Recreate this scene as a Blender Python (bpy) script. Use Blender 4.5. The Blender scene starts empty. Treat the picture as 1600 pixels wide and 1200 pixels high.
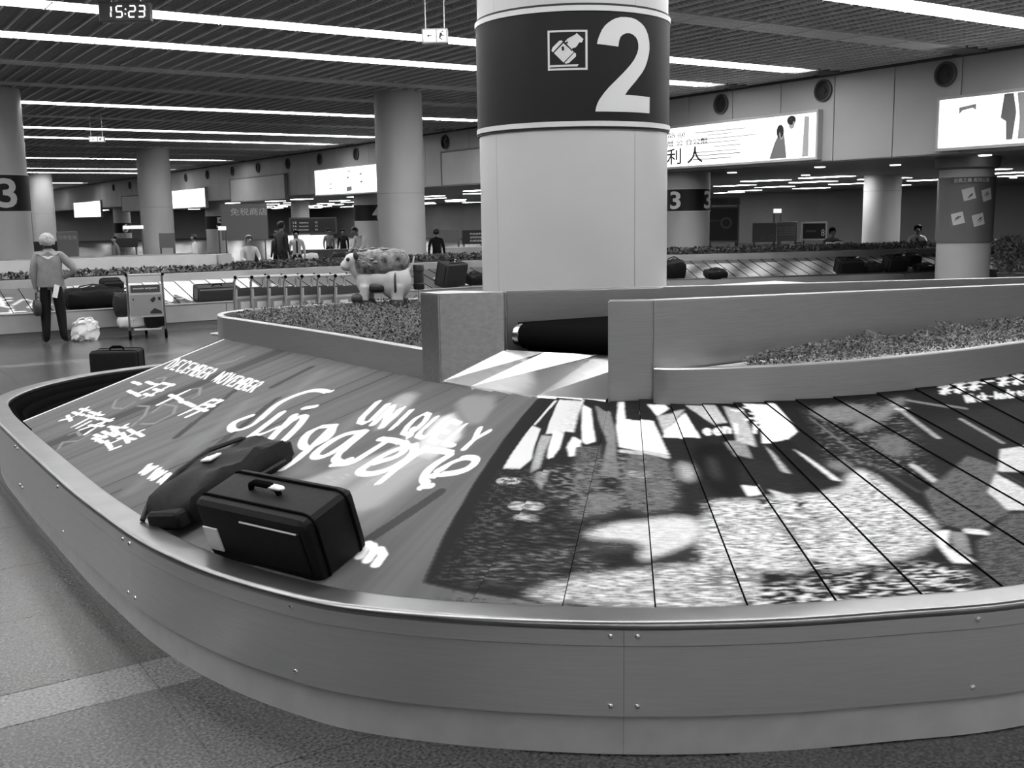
import bpy, bmesh, math, random
import numpy as np
from mathutils import Vector, Matrix, noise
from mathutils.geometry import tessellate_polygon
random.seed(7)
SC = bpy.context.scene
COL = SC.collection
R_ = math.radians
# ------------------------------------------------------------------ camera, world, exposure
EYE = 1.85
yaw, pitch, roll = R_(33.4), math.atan(264/1650), R_(0.95)
Fv = Vector((math.sin(yaw)*math.cos(pitch), math.cos(yaw)*math.cos(pitch), -math.sin(pitch)))
Rv = Vector((math.cos(yaw), -math.sin(yaw), 0)); Uv = Rv.cross(Fv)
R2 = Rv*math.cos(roll)-Uv*math.sin(roll); U2 = Uv*math.cos(roll)+Rv*math.sin(roll)
cam = bpy.data.objects.new('camera', bpy.data.cameras.new('camera')); COL.objects.link(cam)
cam.matrix_world = Matrix(((R2.x, U2.x, -Fv.x, 0), (R2.y, U2.y, -Fv.y, 0), (R2.z, U2.z, -Fv.z, EYE), (0, 0, 0, 1)))
cam.data.sensor_width = 36; cam.data.lens = 1650/1600*36; cam.data.clip_end = 400; cam.data.clip_start = .05
SC.camera = cam
W = bpy.data.worlds.new('world'); SC.world = W; W.use_nodes = True
W.node_tree.nodes['Background'].inputs[0].default_value = (.5, .5, .5, 1)
W.node_tree.nodes['Background'].inputs[1].default_value = .3
SC.view_settings.view_transform = 'Standard'; SC.view_settings.look = 'None'
SC.view_settings.gamma = 1; SC.view_settings.use_curve_mapping = False
SC.view_settings.exposure = 1.65
SC.cycles.use_denoising = True
SC.cycles.max_bounces = 6; SC.cycles.diffuse_bounces = 3; SC.cycles.glossy_bounces = 4
SC.cycles.sample_clamp_indirect = 4; SC.cycles.caustics_reflective = False
STRIP_E = 5.0
# ------------------------------------------------------------------ materials
def M(name, g=.5, rough=.5, metal=0., noise_s=0, noise_a=0., stretch=(1, 1, 1), bump=0., emit=0., spec=.5, aniso=0., coat=0.):
    m = bpy.data.materials.new(name); m.use_nodes = True
    nt = m.node_tree; b = nt.nodes['Principled BSDF']
    b.inputs['Base Color'].default_value = (g, g, g, 1); b.inputs['Roughness'].default_value = rough
    b.inputs['Metallic'].default_value = metal; b.inputs['Specular IOR Level'].default_value = spec
    b.inputs['Coat Weight'].default_value = coat
    if emit:
        b.inputs['Emission Color'].default_value = (1, 1, 1, 1); b.inputs['Emission Strength'].default_value = emit
    if noise_s:
        tc = nt.nodes.new('ShaderNodeTexCoord'); mp = nt.nodes.new('ShaderNodeMapping'); n = nt.nodes.new('ShaderNodeTexNoise')
        mp.inputs['Scale'].default_value = stretch; n.inputs['Scale'].default_value = noise_s; n.inputs['Detail'].default_value = 4
        nt.links.new(tc.outputs['Object'], mp.inputs[0]); nt.links.new(mp.outputs[0], n.inputs[0])
        r = nt.nodes.new('ShaderNodeMapRange'); r.inputs[1].default_value = .3; r.inputs[2].default_value = .7
        r.inputs[3].default_value = max(0, g-noise_a); r.inputs[4].default_value = g+noise_a
        nt.links.new(n.outputs[0], r.inputs[0]); nt.links.new(r.outputs[0], b.inputs['Base Color'])
        if bump:
            bp = nt.nodes.new('ShaderNodeBump'); bp.inputs['Strength'].default_value = bump; bp.inputs['Distance'].default_value = .01
            nt.links.new(n.outputs[0], bp.inputs['Height']); nt.links.new(bp.outputs[0], b.inputs['Normal'])
    return m
def Mimg(name, img, rough=.4, emit=0.):
    m = bpy.data.materials.new(name); m.use_nodes = True; nt = m.node_tree; b = nt.nodes['Principled BSDF']
    t = nt.nodes.new('ShaderNodeTexImage'); t.image = img; t.extension = 'EXTEND'
    nt.links.new(t.outputs[0], b.inputs['Base Color']); b.inputs['Roughness'].default_value = rough; b.inputs['Specular IOR Level'].default_value = .03
    return m
steel = M('brushed_steel', .66, .36, .85, 6, .03, (1, 1, 30), .01)
steel_isl = M('island_steel', .44, .34, .85, 6, .03, (1, 1, 30), .01)
steel_lt = M('polished_steel', .62, .2, 1., 4, .05, (8, 1, 1), .01)
steel_cheek = M('scuffed_steel', .6, .3, 1., 5, .06, (1, 12, 12), .02)
steel_rim = M('rim_steel', .26, .32, 1., 5, .03, (1, 1, 1))
steel_kick = M('kick_steel', .62, .5, .5, 8, .04)
steel_screw = M('screw_steel', .75, .2, 1.)
chrome = M('chrome', .7, .15, 1.)
rubber = M('black_rubber', .006, .8, spec=.0)
rubber_dk = M('dark_rubber', .005, .8, spec=.0)
gran = M('granite', .06, .27, 0, 75, .05, (1, 1, 1), spec=.42)
gran_lt = M('light_granite', .12, .27, 0, 75, .07, spec=.5)
gran_jt = M('floor_joint', .09, .5)
white_p = M('white_paint', .5, .45, 0, 1.2, .03)
col_p = M('column_enamel', .5, .32, 0, 1.5, .02)
col_far = M('column_paint', .42, .45, 0, .7, .03)
band_p = M('sign_band_black', .008, .5, spec=.25)
ring_p = M('sign_ring', .6, .3)
digit_p = M('digit_white', .62, .4)
ceil_dk = M('plenum_dark', .03, .9)
blade_p = M('ceiling_blade', .42, .6)
louv_p = M('louver_white', .7, .4)
lit = M('lit_tube_panel', .8, .5, emit=STRIP_E)
unlit = M('unlit_panel', .85, .5)
lit_box = M('lit_poster', .8, .5, emit=.55)
wall_p = M('wall_panel', .38, .5, 0, .5, .02)
wall_b = M('back_wall', .15, .6, 0, .4, .02)
soff = M('soffit', .25, .6)
blk = M('black_plastic', .012, .4)
ink = M('ink_black', .01, .6)
ink_g = M('ink_grey', .25, .6)
cloth_blk = M('black_nylon', .005, .7, 0, 40, .002, spec=.25)
cloth_dg = M('dark_grey_nylon', .022, .7, 0, 40, .008, spec=.3)
leather = M('dark_leather', .03, .45)
white_c = M('white_cloth', .75, .7)
plastic_w = M('white_plastic', .75, .35)
grey_m = M('grey_card', .2, .6)
grey_l = M('light_grey', .45, .5)
grey_d = M('dark_grey', .07, .6)
skin = M('skin', .33, .55)
skin_d = M('tan_skin', .2, .55)
hair_b = M('black_hair', .012, .5)
hair_g = M('grey_hair', .3, .7, 0, 30, .12)
soil = M('soil', .025, .9, 0, 20, .01)
leaf_a = M('leaf', .075, .5, 0, 12, .05)
leaf_b = M('leaf_far', .06, .6)
seg_on = M('clock_segment', .8, .5, emit=.3)
exit_on = M('exit_sign_lit', .8, .5, emit=.22)
# ------------------------------------------------------------------ helpers
def tag(o, label=None, cat=None, group=None, kind=None):
    if label: o['label'] = label
    if cat: o['category'] = cat
    if group: o['group'] = group
    if kind: o['kind'] = kind
    return o
def empty(name, loc=(0, 0, 0), label=None, cat=None, group=None, rz=0, mat=None):
    o = bpy.data.objects.new(name, None); COL.objects.link(o); o.empty_display_size = .1
    if mat is not None: o.matrix_world = mat
    else: o.location = loc; o.rotation_euler = (0, 0, rz)
    return tag(o, label, cat, group)
class MB:
    def __init__(s): s.b = bmesh.new()
    def poly(s, vs):
        return s.b.faces.new([s.b.verts.new(v) for v in vs])
    def box(s, c, d, rz=0, bev=0, mat=None, seg=1):
        r = bmesh.ops.create_cube(s.b, size=1)
        vs = r['verts']
        mx = Matrix.Translation(c) @ Matrix.Rotation(rz, 4, 'Z') @ Matrix.Diagonal((d[0], d[1], d[2], 1))
        if mat is not None: mx = mat @ mx
        bmesh.ops.transform(s.b, matrix=mx, verts=vs)
        if bev:
            es = list({e for v in vs for e in v.link_edges})
            bmesh.ops.bevel(s.b, geom=es, offset=bev, segments=seg, affect='EDGES', profile=.6)
        return s
    def tube(s, pts, r, n=8, cap=True):
        pts = [Vector(p) for p in pts]; rs = r if isinstance(r, (list, tuple)) else [r]*len(pts)
        rings = []; up = None
        for i, p in enumerate(pts):
            a = pts[max(i-1, 0)]; b = pts[min(i+1, len(pts)-1)]; d = (b-a).normalized()
            if up is None: up = Vector((0, 0, 1)) if abs(d.z) < .9 else Vector((1, 0, 0))
            x = d.cross(up).normalized(); y = x.cross(d).normalized(); up = y
            rings.append([s.b.verts.new(p+(x*math.cos(2*math.pi*k/n)+y*math.sin(2*math.pi*k/n))*rs[i]) for k in range(n)])
        for a, b in zip(rings, rings[1:]):
            for k in range(n): s.b.faces.new((a[k], a[(k+1) % n], b[(k+1) % n], b[k]))
        if cap:
            s.b.faces.new(rings[0][::-1]); s.b.faces.new(rings[-1])
        return s
    def lathe(s, prof, n=24, c=(0, 0, 0), a0=0, a1=2*math.pi, mat=None):
        full = abs(a1-a0-2*math.pi) < 1e-6; m = n if full else n+1; rings = []
        for k in range(m):
            a = a0+(a1-a0)*k/n
            row = []
            for r, z in prof:
                v = Vector((c[0]+r*math.cos(a), c[1]+r*math.sin(a), c[2]+z))
                row.append(s.b.verts.new(mat @ v if mat is not None else v))
            rings.append(row)
        for k in range(n):
            a = rings[k]; b = rings[(k+1) % m]
            for i in range(len(prof)-1): s.b.faces.new((a[i], b[i], b[i+1], a[i+1]))
        return s
    def prism(s, poly, z0, z1):
        a = [s.b.verts.new((p[0], p[1], z0)) for p in poly]; b = [s.b.verts.new((p[0], p[1], z1)) for p in poly]
        n = len(poly)
        for i in range(n): s.b.faces.new((a[i], a[(i+1) % n], b[(i+1) % n], b[i]))
        s.b.faces.new(b); s.b.faces.new(a[::-1])
        return s
    def sweep(s, prof, path, closed=True, cap=True):
        """prof: (outward, z) points, path: xy polyline; outward is the right-hand side of the path"""
        P = [Vector((p[0], p[1])) for p in path]; rows = []
        for i, p in enumerate(P):
            d1 = (P[i]-P[i-1]).normalized() if i else (P[1]-P[0]).normalized()
            d2 = (P[i+1]-P[i]).normalized() if i < len(P)-1 else d1
            n1 = Vector((d1.y, -d1.x)); n2 = Vector((d2.y, -d2.x)); n = (n1+n2); n = n/ max(.3, n.length_squared)*2
            rows.append([s.b.verts.new((p.x+n.x*o, p.y+n.y*o, z)) for o, z in prof])
        k = len(prof)
        for a, b in zip(rows, rows[1:]):
            for i in range(k if closed else k-1): s.b.faces.new((a[i], a[(i+1) % k], b[(i+1) % k], b[i]))
        if closed and cap:
            s.b.faces.new(rows[0][::-1]); s.b.faces.new(rows[-1])
        return s
    def ball(s, c, r, n=12, mat=None):
        rr = r if isinstance(r, (list, tuple)) else (r, r, r)
        g = bmesh.ops.create_uvsphere(s.b, u_segments=n, v_segments=max(6, n*2//3), radius=1)
        mx = Matrix.Translation(c) @ (mat or Matrix.Identity(4)) @ Matrix.Diagonal((*rr, 1))
        bmesh.ops.transform(s.b, matrix=mx, verts=g['verts']); return s
    def super(s, c, r, e=.4, n=16, mat=None):
        g = bmesh.ops.create_uvsphere(s.b, u_segments=n, v_segments=n//2, radius=1)
        f = lambda t: math.copysign(abs(t)**e, t)
        for v in g['verts']:
            m = max(abs(v.co.x), abs(v.co.y), abs(v.co.z)); q = v.co/m; w = v.co.lerp(q, 1-e)
            v.co = Vector((w.x*r[0], w.y*r[1], w.z*r[2]))
        mx = Matrix.Translation(c) if mat is None else mat @ Matrix.Translation(c)
        bmesh.ops.transform(s.b, matrix=mx, verts=g['verts']); return s
    def build(s, name, m, parent=None, smooth=True, kind=None, label=None, fix=True):
        if fix: bmesh.ops.recalc_face_normals(s.b, faces=s.b.faces)
        me = bpy.data.meshes.new(name); s.b.to_mesh(me); s.b.free()
        for x in (m if isinstance(m, (list, tuple)) else [m]): me.materials.append(x)
        return link(name, me, parent, smooth, kind, label)
def link(name, me, parent=None, smooth=True, kind=None, label=None):
    if smooth:
        me.polygons.foreach_set('use_smooth', [True]*len(me.polygons)); me.set_sharp_from_angle(angle=R_(35))
    o = bpy.data.objects.new(name, me); COL.objects.link(o)
    if parent: o.parent = parent
    if kind: o['kind'] = kind
    if label: o['label'] = label
    return o
def copy_tree(o, parent=None):
    c = o.copy(); COL.objects.link(c)
    if parent: c.parent = parent
    for ch in list(o.children): copy_tree(ch, c)
    return c
def shift_to(root):
    """world-built children under an Empty: cancel the Empty's place so that they stay put"""
    inv = root.matrix_basis.inverted()
    for ch in root.children: ch.matrix_parent_inverse = inv
def crom(P, n=8):
    P = [np.array(p, float) for p in P]; out = []
    for i in range(len(P)-1):
        p0 = P[i-1] if i > 0 else 2*P[0]-P[1]; p1 = P[i]; p2 = P[i+1]; p3 = P[i+2] if i+2 < len(P) else 2*P[-1]-P[-2]
        for k in range(n):
            t = k/n
            out.append(.5*((2*p1)+(-p0+p2)*t+(2*p0-5*p1+4*p2-p3)*t*t+(-p0+3*p1-3*p2+p3)*t**3))
    out.append(P[-1]); return np.array(out)
def text_mesh(s, size=1., bold=0.):
    cu = bpy.data.curves.new('t', 'FONT'); cu.body = s; cu.size = size; cu.align_x = 'CENTER'; cu.align_y = 'CENTER'
    cu.offset = bold; cu.resolution_u = 3
    o = bpy.data.objects.new('t', cu); COL.objects.link(o)
    dg = bpy.context.evaluated_depsgraph_get(); me = bpy.data.meshes.new_from_object(o.evaluated_get(dg))
    bpy.data.objects.remove(o); bpy.data.curves.remove(cu)
    return me
def text_on(name, s, mx, w, h, m, parent, bold=0., label=None):
    """flat lettering fitted to w x h metres, centred at mx (x along the line, y up)"""
    me = text_mesh(s, 1., bold)
    n = len(me.vertices)
    if n == 0: return None
    co = np.empty(n*3); me.vertices.foreach_get('co', co); co = co.reshape(-1, 3)
    lo, hi = co.min(0), co.max(0); sc = np.array([w/max(1e-6, hi[0]-lo[0]), h/max(1e-6, hi[1]-lo[1]), 1])
    co = (co-(lo+hi)/2)*sc; me.vertices.foreach_set('co', co.ravel()); me.transform(mx)
    me.materials.clear(); me.materials.append(m)
    return link(name, me, parent, False, None, label)
def wrap_poly(name, pts, cx, cy, R, m, parent, z=None, label=None):
    """pts: (angle in degrees, z) polygon laid on a cylinder"""
    b = bmesh.new(); vs = [b.verts.new((p[0], 0, p[1])) for p in pts]
    for t in tessellate_polygon([[Vector((p[0]/40, p[1], 0)) for p in pts]]): b.faces.new([vs[i] for i in t])
    a0, a1 = min(p[0] for p in pts), max(p[0] for p in pts)
    k = a0+3
    while k < a1:
        bmesh.ops.bisect_plane(b, geom=b.verts[:]+b.edges[:]+b.faces[:], plane_co=(k, 0, 0), plane_no=(1, 0, 0)); k += 3
    for v in b.verts:
        a = R_(v.co.x); v.co = Vector((cx+R*math.cos(a), cy+R*math.sin(a), v.co.z))
    me = bpy.data.meshes.new(name); b.to_mesh(me); b.free(); me.materials.append(m)
    return link(name, me, parent, True, None, label)
def frame4(o, x, y, z):
    x, y, z = Vector(x), Vector(y), Vector(z)
    return Matrix(((x.x, y.x, z.x, o[0]), (x.y, y.y, z.y, o[1]), (x.z, y.z, z.z, o[2]), (0, 0, 0, 1)))
def boxes_mesh(name, L, m, parent=None, kind=None):
    L = np.array(L, float).reshape(-1, 6); n = len(L)
    s = np.array([(-1, -1, -1), (1, -1, -1), (1, 1, -1), (-1, 1, -1), (-1, -1, 1), (1, -1, 1), (1, 1, 1), (-1, 1, 1)])*.5
    v = (L[:, None, :3]+s[None]*L[:, None, 3:]).reshape(-1, 3)
    f = np.array([(0, 3, 2, 1), (4, 5, 6, 7), (0, 1, 5, 4), (1, 2, 6, 5), (2, 3, 7, 6), (3, 0, 4, 7)])
    F = (f[None]+8*np.arange(n)[:, None, None]).reshape(-1, 4)
    me = bpy.data.meshes.new(name); me.from_pydata(v.tolist(), [], F.tolist()); me.materials.append(m)
    return link(name, me, parent, False, kind)
def ubox(name, x0, x1, y0, y1, z0, z1, m, parent=None, kind=None, bev=0):
    b = MB(); b.box(((x0+x1)/2, (y0+y1)/2, (z0+z1)/2), (x1-x0, y1-y0, z1-z0), bev=bev)
    return b.build(name, m, parent, False, kind)
# ------------------------------------------------------------------ the setting
floor = ubox('floor', -14, 46, -6, 112, -.2, -.004, gran, kind='structure')
tile_me = {}
def tile(x, y, w, d, m):
    k = (round(w, 3), round(d, 3), m.name)
    if k not in tile_me:
        b = MB(); b.box((0, 0, -.006), (w-.004, d-.004, .012), bev=.0015)
        bmesh.ops.recalc_face_normals(b.b, faces=b.b.faces)
        me = bpy.data.meshes.new('tile'); b.b.to_mesh(me); b.b.free(); me.materials.append(m); tile_me[k] = me
    o = link('tile', tile_me[k], floor, False); o.location = (x+w/2, y+d/2, 0)
ys = []
y = 4.12-5.4
while y < 17.8:
    ys.append((y, .3, gran_lt)); ys += [(y+.3+.85*k, .85, gran) for k in range(6)]; y += 5.4
for yy, d, m in ys:
    for k in range(-3, 8):
        x = 1.0+.9*k
        yc = yy+d/2
        if yc < 1.2 or yc > 18.2 or x+.9 < .11*yc-.3 or x > .72*yc+1.2: continue
        if yc > 2.6 and 1.3 < x and yc < 9.8: continue
        if yc < 2.8 and x < -.9: continue
        tile(x, yy, .9, d, m)
ceiling = ubox('ceiling', -14, 18.6, -6, 112, 5.0, 5.2, ceil_dk, kind='structure')
STR = [(-2.6, 1), (.6, 0), (3.7, 1), (6.8, 1), (9.98, 1), (12.25, 0), (15.6, 1), (18.25, 1), (21.3, 0), (24.5, 0), (28.1, 1), (31.6, 0), (35.3, 1), (39.3, 1), (43.3, 0),
       (47.2, 0), (51.7, 1), (56.4, 0), (61.4, 1), (66.5, 1), (74, 0), (83.7, 1), (96, 1), (102, 1), (109, 1)]
ZC = 4.70
bl = []; bd = []
edges = [-6.]+[q for s, _ in STR for q in (s-.37, s+.37)]+[112.]
for a, b_ in zip(edges[::2], edges[1::2]):
    if b_ <= a: continue
    i = 0; x = -14.
    while x < 18.55:
        deep = (i % 3 == 0)
        if deep: bd.append((x, (a+b_)/2, ZC+.04, .028, b_-a, .08))
        elif x > 0 and a < 45: bl.append((x, (a+b_)/2, ZC+.045+(0 if deep else .008), .014 if deep else .008, b_-a, .07 if deep else .05))
        x += .1; i += 1
    y = a; st = .1 if a < 32 else .25
    while y < b_:
        bl.append((2.3, y, ZC+.05, 32.5, .008, .05)); y += st
boxes_mesh('ceiling_grid', bl, blade_p, ceiling, 'stuff')
boxes_mesh('ceiling_runners', bd, M('runner_pale', .85, .5), ceiling, 'stuff')
# light strips: frame, 1.2 m diffusers, cross blades
def mk_diff(m, w, name='diffuser'):
    b = MB(); b.box((0, 0, 0), (w-.014, .56, .02)); me = bpy.data.meshes.new(name)
    bmesh.ops.recalc_face_normals(b.b, faces=b.b.faces); b.b.to_mesh(me); b.b.free(); me.materials.append(m); return me
d_on, d_off = mk_diff(lit, 1.2), mk_diff(unlit, 1.2)
ORD = 'first second third fourth fifth sixth seventh eighth ninth tenth eleventh twelfth thirteenth fourteenth fifteenth sixteenth'.split()
non = noff = 0
LX0, LX1 = -5.4, 17.8
lv = []
x = LX0
while x < LX1:
    k = 0
    while k < 12: lv += [(x+.05+k*.1, 0, .0095, .006, .56, .005)]; k += 1
    lv += [(x, 0, .007, .022, .58, .01)]; x += 1.2
lv += [((LX0+LX1)/2, q, .0095, LX1-LX0, .006, .005) for q in (-.14, .14)]
me_l = None
fr = [((LX0+LX1)/2, q, .13, LX1-LX0+.04, .02, .23) for q in (-.3, .3)]+[(q, 0, .13, .02, .6, .23) for q in (LX0-.01, LX1+.01)]+[((LX0+LX1)/2, 0, .235, LX1-LX0, .58, .01)]
me_f = None
for Y, on in STR:
    seen = Y > 8
    if on: non += seen; lb = 'lit louvred ceiling strip, %s lit one away from the camera' % ORD[non-1]
    else: noff += seen; lb = 'switched-off grey louvred ceiling strip, %s unlit one away from the camera' % ORD[noff-1]
    if not seen: lb = '%s louvred ceiling strip out of view above the camera, %s from the rear wall' % ('lit' if on else 'unlit', ORD[[q for q, _ in STR].index(Y)])
    e = empty('ceiling_light', (0, Y, ZC-.01), lb, 'ceiling light', 'ceiling light strips')
    if me_f is None:
        o = boxes_mesh('light_frame', fr, white_p, e); me_f = o.data
        o = boxes_mesh('louver', lv, louv_p, e, 'stuff'); me_l = o.data
    else:
        link('light_frame', me_f, e, False); link('louver', me_l, e, False, 'stuff')
    if seen:
        x = LX0+.6
        while x < LX1:
            o = link('diffuser', d_on if on else d_off, e, False); o.location = (x, 0, .024); x += 1.2
        # first diffusers end before the wall
    else:
        b = MB(); b.box(((LX0+LX1)/2, 0, .024), (LX1-LX0, .56, .02)); b.build('diffuser', lit if on else unlit, e, False)
# walls
WX = 18.6
wall = ubox('wall_right', WX, WX+.3, -6, 112, 2.88, 5.0, soff, kind='structure')
pm = None
y = 5.0
for k in range(52):
    w = 1.5
    if pm is None:
        b = MB(); b.box((0, 0, 0), (.03, w-.02, 1.80), bev=.004); o = b.build('wall_panel', wall_p, wall, False); pm = o.data
    else: o = link('wall_panel', pm, wall, False)
    o.location = (WX-.015, y+w/2, 3.79); y += w
ubox('trim_ceiling', WX-.05, WX, -6, 112, 4.66, 4.72, grey_d, kind='structure')
ubox('ceiling_lower', WX, 46, -6, 112, 2.87, 3.1, soff, kind='structure')
ubox('wall_back', 46, 46.3, -6, 112, -.1, 3.0, wall_b, kind='structure')
ubox('wall_far', -14, 46.3, 112, 112.3, -.1, 5.1, wall_p, kind='structure')
ubox('wall_left', -14.3, -14, -6, 112, -.1, 5.1, grey_m, kind='structure')
ubox('wall_near', -14.3, 46.3, -6.3, -6, -.1, 5.1, M('near_wall_white', .75, .6), kind='structure')
# round air outlets
def outlet(y, z, lb):
    e = empty('air_outlet', (WX-.03, y, z), lb, 'air vent', 'round black air outlets along the wall')
    Rm = Matrix.Rotation(-math.pi/2, 4, 'Y')
    b = MB(); b.lathe([(.235, -.01), (.235, .05), (.2, .06), (.19, .03), (.19, -.01)], 28, mat=Rm); b.build('outlet_ring', grey_d, e)
    b = MB(); b.lathe([(0.001, .02), (.06, .02), (.06, .005), (.19, .0)], 24, mat=Rm); b.build('outlet_core', ink, e)
VY = [9.9, 12.84, 15.79, 18.86, 22.2, 25.5, 28.8, 32.05, 35.6, 39.1, 42.7, 46.3, 50.1, 53.8, 57.9, 61.8, 65.8, 70, 74.5, 79]
for i, y in enumerate(VY):
    outlet(y, 4.38-.0025*max(0, y-20), 'round black air outlet high on the bulkhead wall, %s from the camera' % (ORD[i-1] if 0 < i < 17 else 'nearest one' if i == 0 else ['third from last', 'second from last', 'very last'][i-17]))
# wall light boxes
def light_box(y0, y1, z0, z1, on, lb):
    e = empty('light_box', (WX-.03, (y0+y1)/2, z0), lb, 'wall light box' if on else 'wall panel sign')
    w = y1-y0; h = z1-z0; t = .16
    b = MB(); b.box((-t/2, 0, -.03), (t, w+.12, .06), bev=.008); b.box((-t/2, 0, h+.03), (t, w+.12, .06), bev=.008)
    b.box((-t/2, -w/2-.03, h/2), (t, .06, h), bev=.008); b.box((-t/2, w/2+.03, h/2), (t, .06, h), bev=.008)
    b.box((-.02, 0, h/2), (.04, w, h)); b.build('box_frame', grey_l if on else grey_m, e)
    b = MB(); b.box((-t+.03, 0, h/2), (.02, w, h)); b.build('poster_panel', lit_box if on else white_p, e, False)
    return e, Matrix.Translation((WX-.03-t+.016, (y0+y1)/2, (z0+z1)/2)) @ frame4((0, 0, 0), (0, -1, 0), (0, 0, 1), (-1, 0, 0))
def put(e, name, s, mx, x, y, w, h, m=ink, bold=.0):
    o = text_on(name, s, mx @ Matrix.Translation((x, y, .002)), w, h, m, None, bold)
    if o: o.parent = panel_of(e); o.matrix_parent_inverse = e.matrix_basis.inverted()
    return o
def panel_of(e): return [c for c in e.children if c.name.startswith('poster_panel')][0]
def flat(e, name, mx, pts, m):
    b = MB(); b.poly([mx @ Vector((p[0], p[1], .0015+.0004*random.random())) for p in pts]); o = b.build(name, m, None, False, fix=False)
    o.parent = panel_of(e); o.matrix_parent_inverse = e.matrix_basis.inverted(); return o
def ell(cx, cy, rx, ry, n=14): return [(cx+rx*math.cos(6.2832*k/n), cy+ry*math.sin(6.2832*k/n)) for k in range(n)]
bx, mx = light_box(15.85, 23.2, 2.985, 3.93, 1, 'lit wall poster showing a couple and dark characters, just right of the big column')
put(bx, 'lettering', '利 人', mx, -.45, -.22, 1.3, .4, ink, .012)
put(bx, 'lettering', '大品 @', mx, -.9, .30, .95, .14, ink, .012); put(bx, 'lettering', '四層 公 合公部', mx, -.5, .1, 1.7, .15, ink, .012)
for i, (x, w, yy) in enumerate(((.75, 1.7, .3), (.75, .8, .22), (1.0, 1.9, .13), (.7, 1.4, .04), (1.0, .9, -.06), (.6, 1.5, -.17), (.65, 1.6, -.25), (.5, 1.3, -.34))):
    flat(bx, 'small_print', mx, [(x-w/2, yy-.012), (x+w/2, yy-.012), (x+w/2, yy+.012), (x-w/2, yy+.012)], grey_l if i < 6 else ink_g)
flat(bx, 'poster_figure', mx, [(2.35, -.45), (2.5, -.1), (2.62, .08), (2.78, .05), (2.86, -.45)], grey_m)
flat(bx, 'poster_figure', mx, ell(2.66, .14, .11, .15), ink); flat(bx, 'poster_figure', mx, ell(2.70, .08, .07, .12), grey_l)
flat(bx, 'poster_figure', mx, ell(2.98, .36, .13, .10), ink); flat(bx, 'poster_figure', mx, ell(2.99, .28, .09, .11), grey_l)
flat(bx, 'poster_figure', mx, [(3.48, -.45), (3.48, .4), (3.35, .42), (3.3, -.45)], grey_l)
bx, mx = light_box(5.2, 12.85, 2.985, 3.89, 1, 'lit wall poster at the right edge, showing a walking figure in grey')
flat(bx, 'poster_figure', mx, [(-2.5, .44), (-2.32, .44), (-2.25, .1), (-2.3, -.38), (-2.42, -.38), (-2.44, -.05), (-2.55, .02)], grey_m)
flat(bx, 'poster_figure', mx, [(-2.25, .44), (-2.0, .44), (-1.98, -.1), (-2.05, -.38), (-2.2, -.38), (-2.18, 0)], grey_l)
flat(bx, 'poster_figure', mx, [(-3.4, .28), (-3.05, .32), (-3.05, .2), (-3.12, .25), (-3.33, .22), (-3.4, .15)], grey_l)
bx, mx = light_box(24.9, 32.1, 2.9, 3.98, 0, 'unlit pale wall panel left of the big column')
bx, mx = light_box(35.8, 43.0, 2.83, 3.85, 1, 'lit white wall poster with sparse dark marks, left of the grey column')
for x, y, w, h in ((-2.0, -.1, .3, .06), (-2.0, -.28, .3, .06), (-.2, -.34, .5, .2), (.9, .2, .2, .1), (.95, -.1, .2, .1), (-.3, .1, .2, .1), (-.1, .35, .4, .06)):
    flat(bx, 'poster_mark', mx, [(x-w/2, y-h/2), (x+w/2, y-h/2+.03), (x+w/2, y+h/2), (x-w/2, y+h/2-.02)], ink_g)
light_box(46.5, 53.9, 2.76, 3.84, 0, 'unlit pale wall panel between the two lit posters')
light_box(58.1, 65.4, 2.58, 3.58, 1, 'blank lit wall poster right of the second far column')
light_box(69.5, 76.5, 2.55, 3.5, 0, 'unlit pale wall panel far along the wall')
light_box(82.9, 92.2, 2.25, 3.38, 1, 'smallest blank lit wall poster, farthest along the wall')
# lamps in the low ceiling of the hall behind
lamp_me = None
LW = [(27.2, 25.5), (30.6, 26.4), (26.7, 22.5), (30.55, 23.3), (34.2, 24.0), (30.9, 30.6), (34.9, 32.2), (34.8, 28.1), (40.0, 30.2), (39.3, 38.2), (39.3, 34.0), (30.3, 18.7), (33.7, 20.1), (27, 17.6),
      ]+[(22+4*i+.7*(j % 2), 42+5.6*j) for i in range(6) for j in range(11)]+[(23, 37), (27, 37.5)]
def pxl(x, y): return (x*Rv.x+y*Rv.y)/(x*Fv.x+y*Fv.y)
shown = sorted([q for q in LW if q[1] < 41 and .1 < pxl(*q) < .52], key=lambda q: pxl(*q))
def nth(n): return 'first second third fourth fifth sixth seventh eighth ninth tenth eleventh twelfth thirteenth fourteenth fifteenth sixteenth seventeenth eighteenth nineteenth twentieth'.split()[n]
for x, y in LW:
    lb = 'recessed lamp in the low ceiling, %s from left, right of the big column' % nth(shown.index((x, y))) if (x, y) in shown else 'long recessed lamp glowing in the low ceiling far down the hall behind'
    e = empty('recessed_lamp', (x, y, 2.87), lb, 'ceiling lamp', 'recessed lamps in the low ceiling')
    if lamp_me is None:
        b = MB(); b.box((0, 0, -.006), (.62, 1.86, .012)); a = b.build('lamp_frame', white_p, e, False)
        b = MB(); b.box((0, 0, -.016), (.54, 1.78, .012)); c = b.build('lamp_tube', M('lamp_glow', .8, .5, emit=8.0), e, False); lamp_me = (a.data, c.data)
    else: link('lamp_frame', lamp_me[0], e, False); link('lamp_tube', lamp_me[1], e, False)
dn = None
DL = ((20.6, 20.5), (20.4, 17.4), (21.5, 16.1), (20.0, 13.6), (19.6, 12.6), (24.6, 21.5), (35, 20.3), (36, 22), (19.6, 10.8), (30, 38))
dls = sorted(DL, key=lambda q: pxl(*q))
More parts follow.
